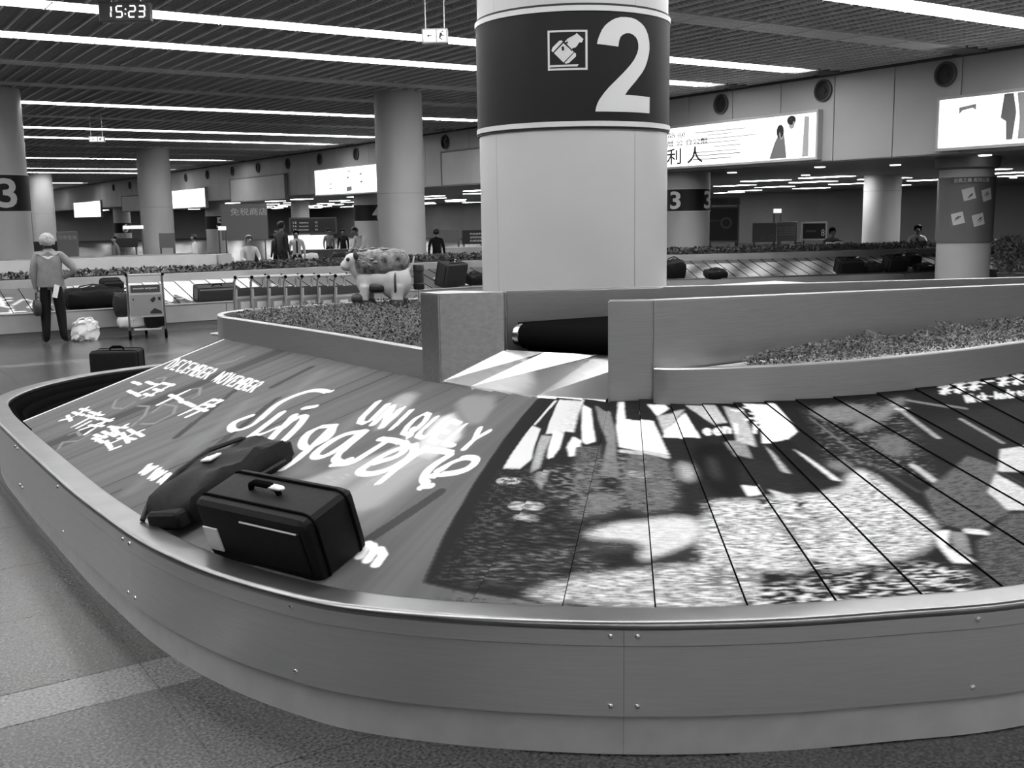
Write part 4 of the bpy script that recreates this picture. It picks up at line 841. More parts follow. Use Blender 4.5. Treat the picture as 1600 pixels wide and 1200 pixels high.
duffel('travel_bag', 'dark round bag on the far slats directly right of the big column', far_m(15.5, 17.15, .43, -.35), .52, .4, .42)
duffel('travel_bag', 'small black bag on the far slats with a pale tag, under the dark wall poster', far_m(16.27, 16.65, .43, -.35), .52, .34, .2)
suitcase('suitcase', 'tilted black suitcase on the far slats, larger of the pair left of the white column', far_m(19.35, 15.65, .42, -.4, .35), .56, .36, .36, cloth_blk, tagm=(.2, .05, .37))
duffel('travel_bag', 'small black bag with a light tag beside the tilted black suitcase', far_m(19.95, 15.45, .42, -.4), .45, .34, .24)
suitcase('suitcase', 'dark suitcase leaning on the far slats below the white column', far_m(20.5, 15.3, .42, -.35, .35), .5, .36, .38, cloth_blk, tagm=(.2, .05, .39))
duffel('travel_bag', 'largest dark bag of the heap left of the poster column', far_m(21.3, 15.55, .47, -.35), .62, .4, .36)
duffel('travel_bag', 'flat black bag in front of the heap left of the poster column', far_m(21.15, 14.95, .42, -.35), .55, .3, .18)
duffel('travel_bag', 'round dark bag touching the poster column in the picture', far_m(21.75, 14.85, .42, -.35), .42, .34, .3)
# white carrier bag on the floor
e = empty('carrier_bag', (3.55, 17.62, 0), 'crumpled white plastic carrier bag on the floor beside the standing person', 'bag')
b = MB(); b.super((0, 0, .16), (.20, .13, .16), .35, 40)
for v in b.b.verts:
    c = v.co; q = noise.noise(c*11)*.05+noise.noise(c*24)*.03; c += Vector((q, q*.7, q*.8))
    if c.z > .2: c.x *= .9
b.build('bag_body', plastic_w, e)
b = MB()
for s_ in (-.05, .06): b.tube([(-.08+s_, -.03, .29), (-.04+s_, -.03, .35), (.03+s_, -.02, .36), (.07+s_, -.02, .29)], [.02, .013, .013, .02], 6)
b.build('handle', plastic_w, e)
# ------------------------------------------------------------------ trolleys
sign_d = M('trolley_sign_dark', .05, .4); sign_g = M('trolley_advert', .24, .4)
def trolley(lb, mx, group=None, full=True):
    e = empty('luggage_trolley', label=lb, cat='luggage trolley', group=group, mat=mx)
    for x in (-.27, .27):
        b = MB(); b.tube([(x, .02, .10), (x, .02, .30), (x*.97, .0, .95), (x*.97, -.04, 1.02)], .018, 8); b.tube([(x, .02, .16), (x*.55, .75, .13)], .016, 8); b.build('side_frame', chrome, e)
        b = MB(); b.lathe([(.001, -.02), (.07, -.02), (.075, -.012), (.075, .012), (.07, .02), (.001, .02)], 16, mat=Matrix.Translation((x, .02, .076)) @ Matrix.Rotation(math.pi/2, 4, 'Y')); b.build('wheel', rubber, e)
    b = MB(); b.lathe([(.001, -.02), (.08, -.02), (.085, 0), (.08, .02), (.001, .02)], 16, mat=Matrix.Translation((0, .72, .086)) @ Matrix.Rotation(math.pi/2, 4, 'Y')); b.build('wheel', rubber, e)
    b = MB(); b.tube([(-.27, -.04, 1.02), (.27, -.04, 1.02)], .016, 8); b.build('handle_bar', grey_l, e)
    for x in (-.27, .27):
        b = MB(); b.ball((x, -.04, 1.02), .026, 10); b.build('handle_end', rubber, e)
    b = MB(); b.box((0, 0, .60), (.50, .02, .50), bev=.004); sp = b.build('sign_panel', grey_l, e)
    p = MB(); p.box((0, -.012, .80), (.44, .006, .12)); so = p.build('sign_header', sign_d, sp, False)
    p = MB(); p.box((0, -.012, .54), (.48, .006, .33)); ao = p.build('sign_advert', sign_g, sp, False)
    p = MB(); p.box((-.1, -.016, .58), (.16, .004, .16)); p.build('advert_picture', white_c if not full else sign_g, sp, False)
    p = MB(); p.box((0, .38, .15), (.42, .7, .025), bev=.004); p.tube([(-.2, .06, .3), (-.2, .3, .32), (.2, .3, .32), (.2, .06, .3)], .01, 6); p.build('load_deck', grey_l, e)
    if full:
        f = frame4((0, -.0155, 0), (1, 0, 0), (0, 0, 1), (0, -1, 0))
        text_on('lettering', 'nıuum aırport', mx @ f @ Matrix.Translation((0, .80, 0)), .36, .035, white_c, None).parent = sp
        b = MB()
        for q in ([(.06, .62), (.12, .67), (.15, .64), (.12, .59), (.09, .58)], [(.05, .43), (.12, .49), (.22, .44), (.23, .40), (.06, .40)], [(-.2, .65), (-.17, .65), (-.17, .62), (-.2, .62)], [(-.09, .56), (-.06, .56), (-.06, .53), (-.09, .53)], [(.18, .66), (.22, .66), (.22, .6), (.18, .62)]):
            b.poly([f @ Vector((p_[0], p_[1], .0008)) for p_ in q])
        b.build('printed_figure', ink, sp, False, fix=False, kind='stuff')
        for ch_ in sp.children:
            if ch_.name.startswith('lettering'): ch_.matrix_parent_inverse = mx.inverted()
    return e
tm = Matrix.Translation((4.38, 17.1, 0)) @ Matrix.Rotation(R_(-12), 4, 'Z')
trolley('loaded luggage trolley with a dark sign and a grey advert panel, beside the far carousel', tm)
e = duffel('travel_bag', 'dark round travel bag loaded on the trolley, sticking out at its left side', tm @ Matrix.Translation((-.22, .42, .33)), .55, .45, .42, cloth_dg)
e = duffel('carrier_bag', 'crumpled pale bag at the bottom left of the loaded trolley', tm @ Matrix.Translation((-.2, .36, .165)), .5, .4, .2, white_c, tagm=False)
duffel('travel_bag', 'black bag on the deck of the loaded trolley, under its advert panel', tm @ Matrix.Translation((.12, .2, .16)), .34, .3, .3)
tr0 = None
for k in range(7):
    p = Vector((5.38+.205*k, 15.16-.128*k, 0)); mx = Matrix.Translation(p) @ Matrix.Rotation(R_(-34+90-38), 4, 'Z') @ Matrix.Rotation(math.pi, 4, 'Z') @ Matrix.Rotation(math.pi, 4, 'Z')
    if tr0 is None:
        tr0 = trolley('parked luggage trolley at the left end of the nested row behind the planter', mx, 'nested trolleys behind the planter', False); o = tr0
    else:
        o = copy_tree(tr0); o.matrix_world = mx; o['label'] = ('parked luggage trolley, %s from the left end of the nested row' % ORD[k]) if k < 6 else 'parked luggage trolley at the right end of the nested row beside the painted animal figure'
# ------------------------------------------------------------------ people
BASE = dict(pelvis=(0, 0, .95), spine=(0, -.01, 1.13), chest=(0, 0, 1.32), neck=(0, -.01, 1.475), jaw=(0, .02, 1.545), head=(0, .01, 1.615), crown=(0, 0, 1.665), nose=(0, .115, 1.60))
for s_, n_ in ((-1, 'l'), (1, 'r')):
    BASE.update({'sh'+n_: (.165*s_, -.01, 1.41), 'el'+n_: (.225*s_, -.03, 1.13), 'wr'+n_: (.235*s_, .04, .89), 'hip'+n_: (.085*s_, 0, .90), 'kn'+n_: (.095*s_, .02, .49), 'an'+n_: (.095*s_, -.03, .085), 'toe'+n_: (.115*s_, .13, .035)})
RAD = dict(pelvis=.135, spine=.12, chest=.135, neck=.052, jaw=.068, head=.092, crown=.075, nose=.016, sh=.066, el=.043, wr=.028, hip=.092, kn=.068, an=.048, toe=.032, palm=.034)
def person(lb, loc, rz=0., H=1.68, pose={}, top=white_c, pants=cloth_blk, sk=skin, shoe=leather, hair=hair_b, group=None, hands=True, sub=1, extra=None, big=1., arm=1.):
    J = {k: Vector(v) for k, v in BASE.items()}
    for k, v in pose.items(): J[k] = Vector(v)
    RADX = dict(RAD); RADX['el'] *= arm; RADX['wr'] *= arm; RADX['sh'] *= (1+arm)/2; RADX['kn'] *= (1+arm)/2; RADX['an'] *= (1+arm)/2; RADX['hip'] *= .85+.15*arm; RADX['neck'] *= (1+arm)/2
    V = []; Rr = []; E_ = []; Z = []; idx = {}
    def add(n, p, r): idx[n] = len(V); V.append(Vector(p)); Rr.append(r)
    for n, p in J.items(): add(n, p, RADX.get(n, RADX.get(n[:-1], .05)))
    def ed(a, b_, z): E_.append((idx[a], idx[b_])); Z.append(z)
    ed('pelvis', 'spine', 1); ed('spine', 'chest', 1); ed('chest', 'neck', 1); ed('neck', 'jaw', 0); ed('jaw', 'head', 0); ed('head', 'crown', 0); ed('head', 'nose', 0)
    for n_ in 'lr':
        ed('chest', 'sh'+n_, 1); ed('sh'+n_, 'el'+n_, 1); ed('el'+n_, 'wr'+n_, 1)
        ed('pelvis', 'hip'+n_, 2); ed('hip'+n_, 'kn'+n_, 2); ed('kn'+n_, 'an'+n_, 2); ed('an'+n_, 'toe'+n_, 3)
        if hands:
            w = J['wr'+n_]; d = (w-J['el'+n_]).normalized(); side = Vector((0, 1, 0)); side = (side-d*side.dot(d)); side = side.normalized() if side.length > .1 else Vector((1, 0, 0))
            inn_ = d.cross(side).normalized()*(1 if n_ == 'l' else -1)
            add('palm'+n_, w+d*.06, .032); ed('wr'+n_, 'palm'+n_, 0)
            for k, (o_, ln) in enumerate(((-.027, .062), (-.009, .078), (.009, .083), (.027, .074))):
                a = w+d*.095+side*o_; add('f%d%s' % (k, n_), a, .010); add('g%d%s' % (k, n_), a+d*ln*.55+inn_*.008, .0085); add('h%d%s' % (k, n_), a+d*ln*.9+inn_*.03, .007)
                ed('palm'+n_, 'f%d%s' % (k, n_), 0); ed('f%d%s' % (k, n_), 'g%d%s' % (k, n_), 0); ed('g%d%s' % (k, n_), 'h%d%s' % (k, n_), 0)
            add('t'+n_, w+d*.06+side*.045, .011); add('u'+n_, w+d*.095+side*.055+inn_*.015, .009); ed('palm'+n_, 't'+n_, 0); ed('t'+n_, 'u'+n_, 0)
    k = H/1.70
    me = bpy.data.meshes.new('body'); me.from_pydata([tuple(v*k) for v in V], E_, [])
    o = bpy.data.objects.new('body', me); COL.objects.link(o)
    md = o.modifiers.new('s', 'SKIN'); md.use_smooth_shade = True; md.branch_smoothing = .4
    for i, sv in enumerate(me.skin_vertices[0].data):
        sv.radius = (Rr[i]*k, Rr[i]*k); sv.use_root = (i == 0)
    sb = o.modifiers.new('u', 'SUBSURF'); sb.levels = sub; sb.render_levels = sub
    me2 = bpy.data.meshes.new_from_object(o.evaluated_get(bpy.context.evaluated_depsgraph_get())); bpy.data.objects.remove(o); bpy.data.meshes.remove(me)
    me2.name = 'body'; me2.materials.clear()
    for m in (sk, top, pants, shoe): me2.materials.append(m)
    n = len(me2.polygons); cen = np.empty(n*3); me2.polygons.foreach_get('center', cen); cen = cen.reshape(-1, 3)
    best = np.full(n, 1e9); mi = np.zeros(n, int)
    for (a, b_), z in zip(E_, Z):
        A, B_ = np.array(V[a]*k), np.array(V[b_]*k); ab = B_-A; t = np.clip(((cen-A) @ ab)/max(1e-9, ab @ ab), 0, 1)
        d = np.linalg.norm(cen-A-t[:, None]*ab, axis=1)-(Rr[a]*(1-t)+Rr[b_]*t)*k; c = d < best; best[c] = d[c]; mi[c] = z
    me2.polygons.foreach_set('material_index', mi.astype(np.int32)); me2.polygons.foreach_set('use_smooth', [True]*n)
    e = empty('person', loc, lb, 'person', group, rz)
    o = bpy.data.objects.new('body', me2); COL.objects.link(o); o.parent = e
    hc = (J['head']*.7+J['crown']*.3)*k; hd = (J['crown']-J['jaw']).normalized(); q = Vector((0, 0, 1)).rotation_difference(hd).to_matrix().to_4x4()
    b = MB(); b.ball((0, 0, 0), (.097*k*big, .107*k*big, .108*k*big), 16)
    bmesh.ops.delete(b.b, geom=[v for v in b.b.verts if (v.co.y > .035*k and v.co.z < .055*k) or v.co.z < -.07*k], context='VERTS')
    bmesh.ops.transform(b.b, matrix=Matrix.Translation(hc+Vector((0, -.012*k, .012*k))) @ q, verts=b.b.verts); b.build('hair', hair, e)
    for s_ in (-1, 1):
        b = MB(); b.ball((0, 0, 0), .012*k, 8); bmesh.ops.transform(b.b, matrix=Matrix.Translation(hc) @ q @ Matrix.Translation((.035*s_*k, .088*k, -.005*k)), verts=b.b.verts); b.build('eye', ink, e)
        b = MB(); b.ball((0, 0, 0), (.012*k, .022*k, .032*k), 8); bmesh.ops.transform(b.b, matrix=Matrix.Translation(hc) @ q @ Matrix.Translation((.097*s_*k, -.005*k, -.02*k)), verts=b.b.verts); b.build('ear', sk, e)
    b = MB(); b.box((0, 0, 0), (.045*k, .012*k, .008*k)); bmesh.ops.transform(b.b, matrix=Matrix.Translation(hc) @ q @ Matrix.Translation((0, .085*k, -.065*k)), verts=b.b.verts); b.build('mouth', grey_d, e, False)
    return e, k, J
jacket_m = M('grey_jacket', .2, .8, 0, 9, .03)
e, k, J = person('grey-haired person seen from behind in a grey jacket, hand on hip, at the far carousel', (3.07, 17.5, 0), R_(-12), 1.66,
    dict(neck=(0, -.01, 1.465), jaw=(0, .02, 1.52), head=(0, .01, 1.585), crown=(0, 0, 1.635), nose=(0, .115, 1.57), elr=(.38, -.09, 1.15), wrr=(.19, .03, 1.03), shr=(.17, -.01, 1.405), ell=(-.235, -.02, 1.13), wrl=(-.22, .03, .88), knl=(-.105, .02, .49), anl=(-.12, -.02, .085), toel=(-.15, .13, .035), knr=(.115, .03, .49), anr=(.135, -.02, .085), toer=(.18, .12, .035)),
    jacket_m, cloth_blk, skin, leather, hair_g, sub=2, big=1.22, arm=1.45)
b = MB(); rings = [(.90, .2, .14), (1.0, .2, .145), (1.15, .185, .135), (1.3, .2, .145), (1.37, .2, .125), (1.42, .165, .10), (1.46, .10, .08), (1.49, .075, .07)]
n = 28; rows = []
for z, rx, ry in rings: rows.append([b.b.verts.new((rx*k*math.cos(2*math.pi*i/n)*(1+.02*math.sin(i*5+z*9)), ry*k*math.sin(2*math.pi*i/n)-.005, z*k)) for i in range(n)])
for r0_, r1_ in zip(rows, rows[1:]):
    for i in range(n): b.b.faces.new((r0_[i], r0_[(i+1) % n], r1_[(i+1) % n], r1_[i]))
b.build('jacket', jacket_m, e)
b = MB(); pts = [(-.17, 1.43), (0, 1.455), (.17, 1.43), (.10, 1.385), (0, 1.33), (-.10, 1.385)]
fr_ = [b.b.verts.new((x*k, (-.155+abs(x)*.35)*k, z*k)) for x, z in pts]; bk = [b.b.verts.new((x*k, (-.135+abs(x)*.35)*k, z*k)) for x, z in pts]
b.b.faces.new(fr_); b.b.faces.new(bk[::-1])
for i in range(6): b.b.faces.new((fr_[i], fr_[(i+1) % 6], bk[(i+1) % 6], bk[i]))
b.build('collar', grey_l, e, False, label='pale wide collar')
e = empty('handbag', (2.84, 17.44, 0), 'dark handbag hanging from the lowered hand of the grey-haired person', 'handbag')
b = MB(); b.super((0, 0, .57), (.06, .12, .13), .5, 18); b.build('bag_body', leather, e)
b = MB(); b.tube([(0, -.07, .68), (0, -.04, .80), (0, .04, .80), (0, .07, .68)], .008, 6); b.build('strap', leather, e)
e = empty('paper', (2.90, 17.34, 0), 'white paper held in the lowered hand of the grey-haired person', 'paper')
b = MB(); b.box((0, 0, .84), (.075, .006, .2), mat=Matrix.Rotation(.25, 4, 'Y')); b.build('sheet', white_c, e, False)
person('dark-haired person in a dark jacket walking behind the far planter', (10.55, 27.0, 0), R_(-70), 1.75, dict(knl=(-.09, .12, .5), anl=(-.09, .22, .1), toel=(-.1, .38, .04)), M('dark_jacket', .035, .7), cloth_dg, skin_d)
e, k, J = person('person in a white shirt and dark tie left of the wide notice board', (11.0, 27.1, 0), R_(160), 1.52, dict(), white_c, cloth_blk, skin)
def tie(e, k):
    b = MB(); b.box((0, .142*k, 1.22*k), (.05*k, .01, .34*k)); b.box((0, .13*k, 1.40*k), (.04*k, .012, .04*k)); b.build('tie', ink, e, False)
tie(e, k)
SEAT = dict(pelvis=(0, 0, .52), spine=(0, -.02, .70), chest=(0, 0, .90), neck=(0, .0, 1.05), jaw=(0, .03, 1.12), head=(0, .02, 1.19), crown=(0, .01, 1.24), nose=(0, .125, 1.175))
for s_, n_ in ((-1, 'l'), (1, 'r')): SEAT.update({'sh'+n_: (.165*s_, 0, .985), 'el'+n_: (.23*s_, .08, .74), 'wr'+n_: (.16*s_, .28, .66), 'hip'+n_: (.09*s_, .04, .50), 'kn'+n_: (.11*s_, .44, .48), 'an'+n_: (.11*s_, .42, .085), 'toe'+n_: (.12*s_, .56, .035)})
def stool(x, y, lb, rz=0):
    e = empty('stool', (x, y, 0), lb, 'stool', rz=rz)
    b = MB(); b.box((0, -.02, .385), (.40, .40, .05), bev=.01); b.build('seat', grey_d, e)
    for sx_ in (-1, 1):
        for sy in (-1, 1):
            b = MB(); b.tube([(.17*sx_, -.02+.17*sy, .37), (.18*sx_, -.02+.18*sy, 0)], .014, 6); b.build('leg', steel_kick, e)
person('person with light hair sitting in a white top behind the far planter', (10.0, 28.0, 0), R_(180), 1.85, SEAT, white_c, cloth_blk, skin, leather, hair_g, hands=False)
stool(10.0, 28.0, 'stool under the seated person in the white top')
person('dark-haired person in a white shirt bending forward above the painted animal figure', (12.5, 25.95, 0), R_(100), 1.70,
    dict(spine=(0, .06, 1.13), chest=(0, .17, 1.29), neck=(0, .27, 1.40), jaw=(0, .33, 1.43), head=(0, .37, 1.48), crown=(0, .38, 1.54), nose=(0, .48, 1.44), shl=(-.165, .2, 1.36), shr=(.165, .2, 1.36), ell=(-.22, .25, 1.10), elr=(.22, .25, 1.10), wrl=(-.2, .42, .95), wrr=(.2, .42, .95)), white_c, cloth_blk, skin_d)
person('person all in black seen from behind, right of the plain grey column', (13.9, 24.6, 0), R_(-35), 1.50, {}, cloth_blk, cloth_blk, skin_d)
e, k, J = person('seated person with a dark tie between the white column and the poster column', (25.6, 18.35, 0), R_(120), 1.82, SEAT, grey_l, cloth_blk, skin_d); 
b = MB(); b.box((0, .135*k, .83*k), (.05*k, .012, .3*k)); b.build('tie', ink, e, False)
stool(25.6, 18.35, 'stool under the seated person with the dark tie', R_(120))
person('seated person in a grey shirt bending over pale luggage, left of the white column', (23.5, 19.55, 0), R_(150), 1.78, SEAT, M('grey_shirt', .1, .8), cloth_blk, skin_d, hands=False)
stool(23.5, 19.55, 'stool under the seated person in the grey shirt', R_(150))
for i, (x, y, h, tp, lb) in enumerate(((15.6, 35.4, 1.45, grey_m, 'tiny far person in grey in front of the bright counter'), (16.1, 35.3, 1.42, cloth_blk, 'tiny far person in black in front of the bright counter, on the right'),
        (7.2, 31.0, 1.42, M('mid_grey', .15, .8), 'far person in grey left of the second plain column'), (9.3, 30.6, 1.42, white_c, 'far person in white beside the number 5 column'), (10.95, 28.4, 1.5, cloth_dg, 'far person in dark clothes just left of the person with the tie'))):
    person(lb, (x, y, 0), R_(180-40*i), h, {}, tp, cloth_blk, skin_d, hands=False)
# ------------------------------------------------------------------ painted animal figure on the planter
mxa = Matrix.Translation((4.2, 8.45, 1.09)) @ Matrix.Rotation(R_(-33), 4, 'Z')
e = empty('animal_figure', label='painted animal figure with a flowery back and pale rump, standing on the planter', cat='sculpture', mat=mxa)
def skinned(name, V, E_, Rr, m, parent, sub=2):
    me = bpy.data.meshes.new(name); me.from_pydata(V, E_, []); o = bpy.data.objects.new(name, me); COL.objects.link(o); o.modifiers.new('s', 'SKIN')
    for i, sv in enumerate(me.skin_vertices[0].data): sv.radius = (Rr[i], Rr[i]); sv.use_root = i == 0
    s_ = o.modifiers.new('u', 'SUBSURF'); s_.levels = sub; s_.render_levels = sub
    m2 = bpy.data.meshes.new_from_object(o.evaluated_get(bpy.context.evaluated_depsgraph_get())); bpy.data.objects.remove(o); bpy.data.meshes.remove(me); m2.name = name; m2.materials.clear(); m2.materials.append(m)
    return link(name, m2, parent)
pale = M('pale_glaze', .45, .35); fl = M('flower_glaze', .14, .4, 0, 20, .14)
b = MB()
for c, r in (((.13, 0, .20), (.15, .135, .165)), ((0, 0, .22), (.16, .115, .12)), ((-.12, 0, .21), (.10, .105, .13)), ((-.19, 0, .34), (.085, .085, .12)), ((-.24, -.01, .385), (.075, .08, .07)), ((-.295, -.015, .345), (.055, .06, .05))): b.ball(c, r, 20)
for x, y, r in ((-.13, -.075, .04), (-.10, .09, .04), (.16, -.08, .05), (.18, .085, .05)): b.tube([(x, y, .17), (x-.01, y, .07), (x-.015, y, .0)], [r*1.25, r, r*1.1], 12)
b.tube([(.25, 0, .3), (.29, .01, .36), (.30, .02, .42)], [.016, .012, .012], 8)
o = b.build('body', pale, e); md = o.modifiers.new('r', 'REMESH'); md.mode = 'VOXEL'; md.voxel_size = .011; md.use_smooth_shade = True
sm = o.modifiers.new('s', 'SMOOTH'); sm.iterations = 6
m2 = bpy.data.meshes.new_from_object(o.evaluated_get(bpy.context.evaluated_depsgraph_get())); o.modifiers.clear(); o.data = m2
for x, y, r in ((-.13, -.075, .04), (-.10, .09, .04), (.16, -.08, .05), (.18, .085, .05)):
    b = MB(); b.tube([(x-.014, y, .045), (x-.016, y, -.002)], [r*1.16, r*1.3], 12); b.build('hoof', leather, e, label='dark hoof')
b = MB(); b.super((.01, 0, .37), (.25, .13, .115), .55, 26)
for v in b.b.verts: v.co.z += .03*v.co.x+noise.noise(v.co*22)*.016
b.build('flower_blanket', fl, e, label='flower-patterned blanket over the back')
b = MB(); rr = random.Random(4)
for i in range(46):
    a, t = rr.uniform(0, 6.28), rr.uniform(-.9, .9); b.ball((.01+.24*t, .125*math.cos(a)*math.sqrt(1-t*t*.6), .38+.115*math.sin(a)*math.sqrt(1-t*t*.6)), (.022, .022, .012), 6)
b.build('flowers', grey_m, e, kind='stuff')
b = MB(); b.super((-.03, 0, .155), (.09, .122, .055), .7, 16); b.build('chest_patch', leather, e, label='dark painted patch')
b = MB(); b.ball((-.20, -.13, .06), (.05, .045, .05), 12); b.build('painted_ball', leather, e, label='dark ball at the front hoof')
for s_ in (-1, 1):
    b = MB(); b.ball((-.27, -.02+.062*s_, .40), .018, 8); b.build('eye', ink, e)
    b = MB(); b.ball((-.20, -.02+.09*s_, .44), (.02, .035, .045), 10); b.build('ear', leather, e)
b = MB(); b.sweep([(0, -.012), (.006, -.012), (.006, .012), (0, .012)], [(.0, 0), (.01, 0)]) if False else b.tube([(.14+.0*math.cos(q), .142*math.cos(q), .18+.142*math.sin(q)) for q in [i*.349 for i in range(19)]], .012, 6); b.build('harness_band', leather, e)
# small dark post lamp at the planter
e = empty('post_sensor', (4.5, 8.3, 1.05), 'small black cylinder on a thin post behind the chute cheek', 'post')
b = MB(); b.tube([(0, 0, 0), (0, 0, .17)], .008, 8); b.build('post', steel_kick, e)
b = MB(); b.lathe([(.001, .16), (.045, .16), (.05, .17), (.05, .215), (.046, .22), (.046, .32), (.05, .325), (.05, .37), (.045, .38), (.001, .38)], 20); b.build('cylinder_head', blk, e)
# grey leafy shrub at the right edge
e = empty('shrub', (21.85, 13.3, 0), 'grey leafy shrub with glossy tips at the right edge beside the poster column', 'shrub')
b = MB(); b.lathe([(.001, 0), (.2, 0), (.26, .4), (.28, .42), (.001, .40)], 20); b.build('pot', grey_m, e)
b = MB(); b.tube([(0, 0, .4), (.02, 0, .9)], .03, 8); b.build('stem', grey_m, e)
def inb(r):
    a = r.uniform(0, 6.28); q = r.random()**.5*.36; return (q*math.cos(a), q*math.sin(a))
o = leaves('foliage', inb, 1500, .45, 1.25, .14, M('pale_leaf', .34, .3), e, lambda x, y: 1-1.2*(x*x+y*y))
# ------------------------------------------------------------------ hanging clock and exit signs
def Lmx(c, yawdeg): return Matrix.Translation(c) @ Matrix.Rotation(R_(yawdeg), 4, 'Z')
mx = Lmx((3.18, 12.40, 4.115), -33)
e = empty('wall_clock', label='black digital clock hanging from the ceiling and reading 15:23', cat='clock', mat=mx)
b = MB(); b.box((0, 0, 0), (.56, .10, .205), bev=.006); b.build('clock_case', blk, e)
for x in (-.15, .17):
    b = MB(); b.tube([(x, 0, .1), (x, 0, .58)], .008, 6); b.build('hanger', steel_kick, e)
SEGS = {'1': 'bc', '5': 'afgcd', '2': 'abged', '3': 'abgcd'}
def seg7(ch_, x0, w, h):
    t = .016; r = []
    P = dict(a=(0, h/2, 1), d=(0, -h/2, 1), g=(0, 0, 1), b=(w/2, h/4, 0), c=(w/2, -h/4, 0), f=(-w/2, h/4, 0), e=(-w/2, -h/4, 0))
    for s_ in SEGS[ch_]:
        x, z, hor = P[s_]; x += z*.12
        r.append(((x0+x, -.053, z), (w-.006, .004, t) if hor else (t, .004, h/2-.008)))
    return r
for ch_, x0, w in (('1', -.15, .012), ('5', -.055, .065), ('2', .085, .065), ('3', .19, .065)):
    b = MB()
    for c, d in seg7(ch_, x0, w, .115): b.box(c, d)
    b.build('lit_digit', seg_on, e, False)
b = MB(); b.box((.017, -.053, .025), (.016, .004, .016)); b.box((.011, -.053, -.025), (.016, .004, .016)); b.build('lit_colon', seg_on, e, False)
def exit_box(lb, c, w, h, yawd, pic_=True):
    mx = Lmx(c, yawd); e = empty('exit_sign', label=lb, cat='hanging sign', mat=mx)
    b = MB(); b.box((0, 0, 0), (w, .14, h), bev=.008); b.build('sign_case', grey_l, e)
    for x in (-w*.36, w*.36):
        b = MB(); b.tube([(x, 0, h/2), (x, 0, 4.72-c[2])], .008, 6); b.build('hanger', steel_kick, e)
    b = MB(); b.box((-w*.2, -.072, 0), (w*.46, .006, h*.78)); b.build('lit_panel', exit_on, e, False)
    b = MB(); b.box((w*.26, -.072, 0), (w*.34, .006, h*.78)); b.build('lit_panel', exit_on, e, False)
    b = MB(); f = lambda L_: b.poly([Vector((p[0]*w, -.0765, p[1]*h)) for p in L_])
    f([(-.3, 0), (-.22, .1), (-.22, .03), (-.12, .03), (-.12, -.03), (-.22, -.03), (-.22, -.1)])
    f([(.2, .2), (.26, .22), (.3, .05), (.36, .0), (.34, -.04), (.26, 0), (.22, -.15), (.3, -.28), (.26, -.3), (.16, -.15)]); f([(.27, .24), (.33, .24), (.33, .32), (.27, .32)])
    b.build('pictogram', ink, e, False, fix=False)
exit_box('lit exit sign with a running figure, hanging left of the big column', (6.5, 11.4, 3.965), .31, .17, -33)
exit_box('tiny lit exit sign hanging far down the hall', (6.7, 29.95, 4.01), .40, .15, -20)
# ------------------------------------------------------------------ boards, counters and signs in the hall behind
def board(name, lb, cat, c, w, h, yawd, m, z0=None, legs=True, depth=.06, frame=None):
    mx = Matrix.Translation((c[0], c[1], 0)) @ Matrix.Rotation(R_(yawd), 4, 'Z'); e = empty(name, label=lb, cat=cat, mat=mx)
    b = MB(); b.box((0, 0, c[2]), (w, depth, h), bev=.008); b.build('panel', m, e)
    if frame:
        b = MB()
        for q in (-1, 1): b.box((q*w/2, 0, c[2]), (.05, depth+.02, h+.05)); b.box((0, 0, c[2]+q*h/2), (w+.05, depth+.02, .05))
        b.build('panel_frame', frame, e, False)
    if legs:
        for q in (-1, 1):
            b = MB(); b.box((q*w*.42, 0, (c[2]-h/2)/2), (.05, .05, c[2]-h/2)); b.build('leg', grey_d, e, False)
    def tx(nm, s, x, z, tw, th, mm):
        o = text_on(nm, s, mx @ frame4((0, -depth/2-.004, c[2]), (1, 0, 0), (0, 0, 1), (0, -1, 0)) @ Matrix.Translation((x, z, 0)), tw, th, mm, None)
        if o: o.parent = e; o.matrix_parent_inverse = mx.inverted()
    return e, tx
dark_b = M('dark_board', .015, .35)
e, tx = board('notice_board', 'wide dark notice board with rows of white lettering above the bright counter', 'notice board', (15.7, 37.0, 1.58), 1.68, .56, -25, dark_b, frame=grey_d)
for i, r in enumerate(('12  ımnu', '14  nıuım', '17  umnınm')): tx('lettering', r, -.45, .12-.13*i, .55, .07, white_c); tx('lettering', '1%d' % (3*i), .12, .12-.13*i, .08, .07, white_c)
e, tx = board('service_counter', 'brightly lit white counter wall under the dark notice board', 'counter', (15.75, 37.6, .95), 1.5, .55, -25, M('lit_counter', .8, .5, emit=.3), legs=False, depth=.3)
b = MB(); b.box((0, -.02, .335), (1.5, .34, .67)); b.build('counter_base', grey_d, e, False)
e, tx = board('service_counter', 'long low dark counter in front of the bright counter', 'counter', (14.9, 33.5, .55), 2.3, .5, -25, grey_d, legs=False, depth=.6)
b = MB(); b.box((0, -.02, .15), (2.3, .56, .3)); b.build('counter_base', grey_d, e, False)
e, tx = board('notice_board', 'dark wall poster with a pale ring in a frame, right of the big column', 'poster board', (23.9, 24.15, 1.45), .96, 1.05, -37, dark_b, frame=grey_m)
b = MB(); b.lathe([(.12, -.036), (.15, -.05), (.18, -.036)], 24, mat=Matrix.Translation((.1, 0, 1.5)) @ Matrix.Rotation(math.pi/2, 4, 'X') @ Matrix.Translation((0, 0, .08))); b.build('printed_ring', grey_m, e)
tx('lettering', 'nııuım', -.22, .12, .4, .05, grey_m)
e, tx = board('wall_sign', 'dim grey sign with characters above the dark wall poster', 'sign', (24.0, 24.2, 2.16), 1.0, .24, -37, grey_m, legs=True); tx('lettering', '行李服务 公安', 0, 0, .9, .15, grey_d)
e, tx = board('notice_board', 'plain grey display board, left one of three beside the dark poster', 'notice board', (25.0, 23.45, 1.18), .74, .6, -37, M('board_grey', .13, .5))
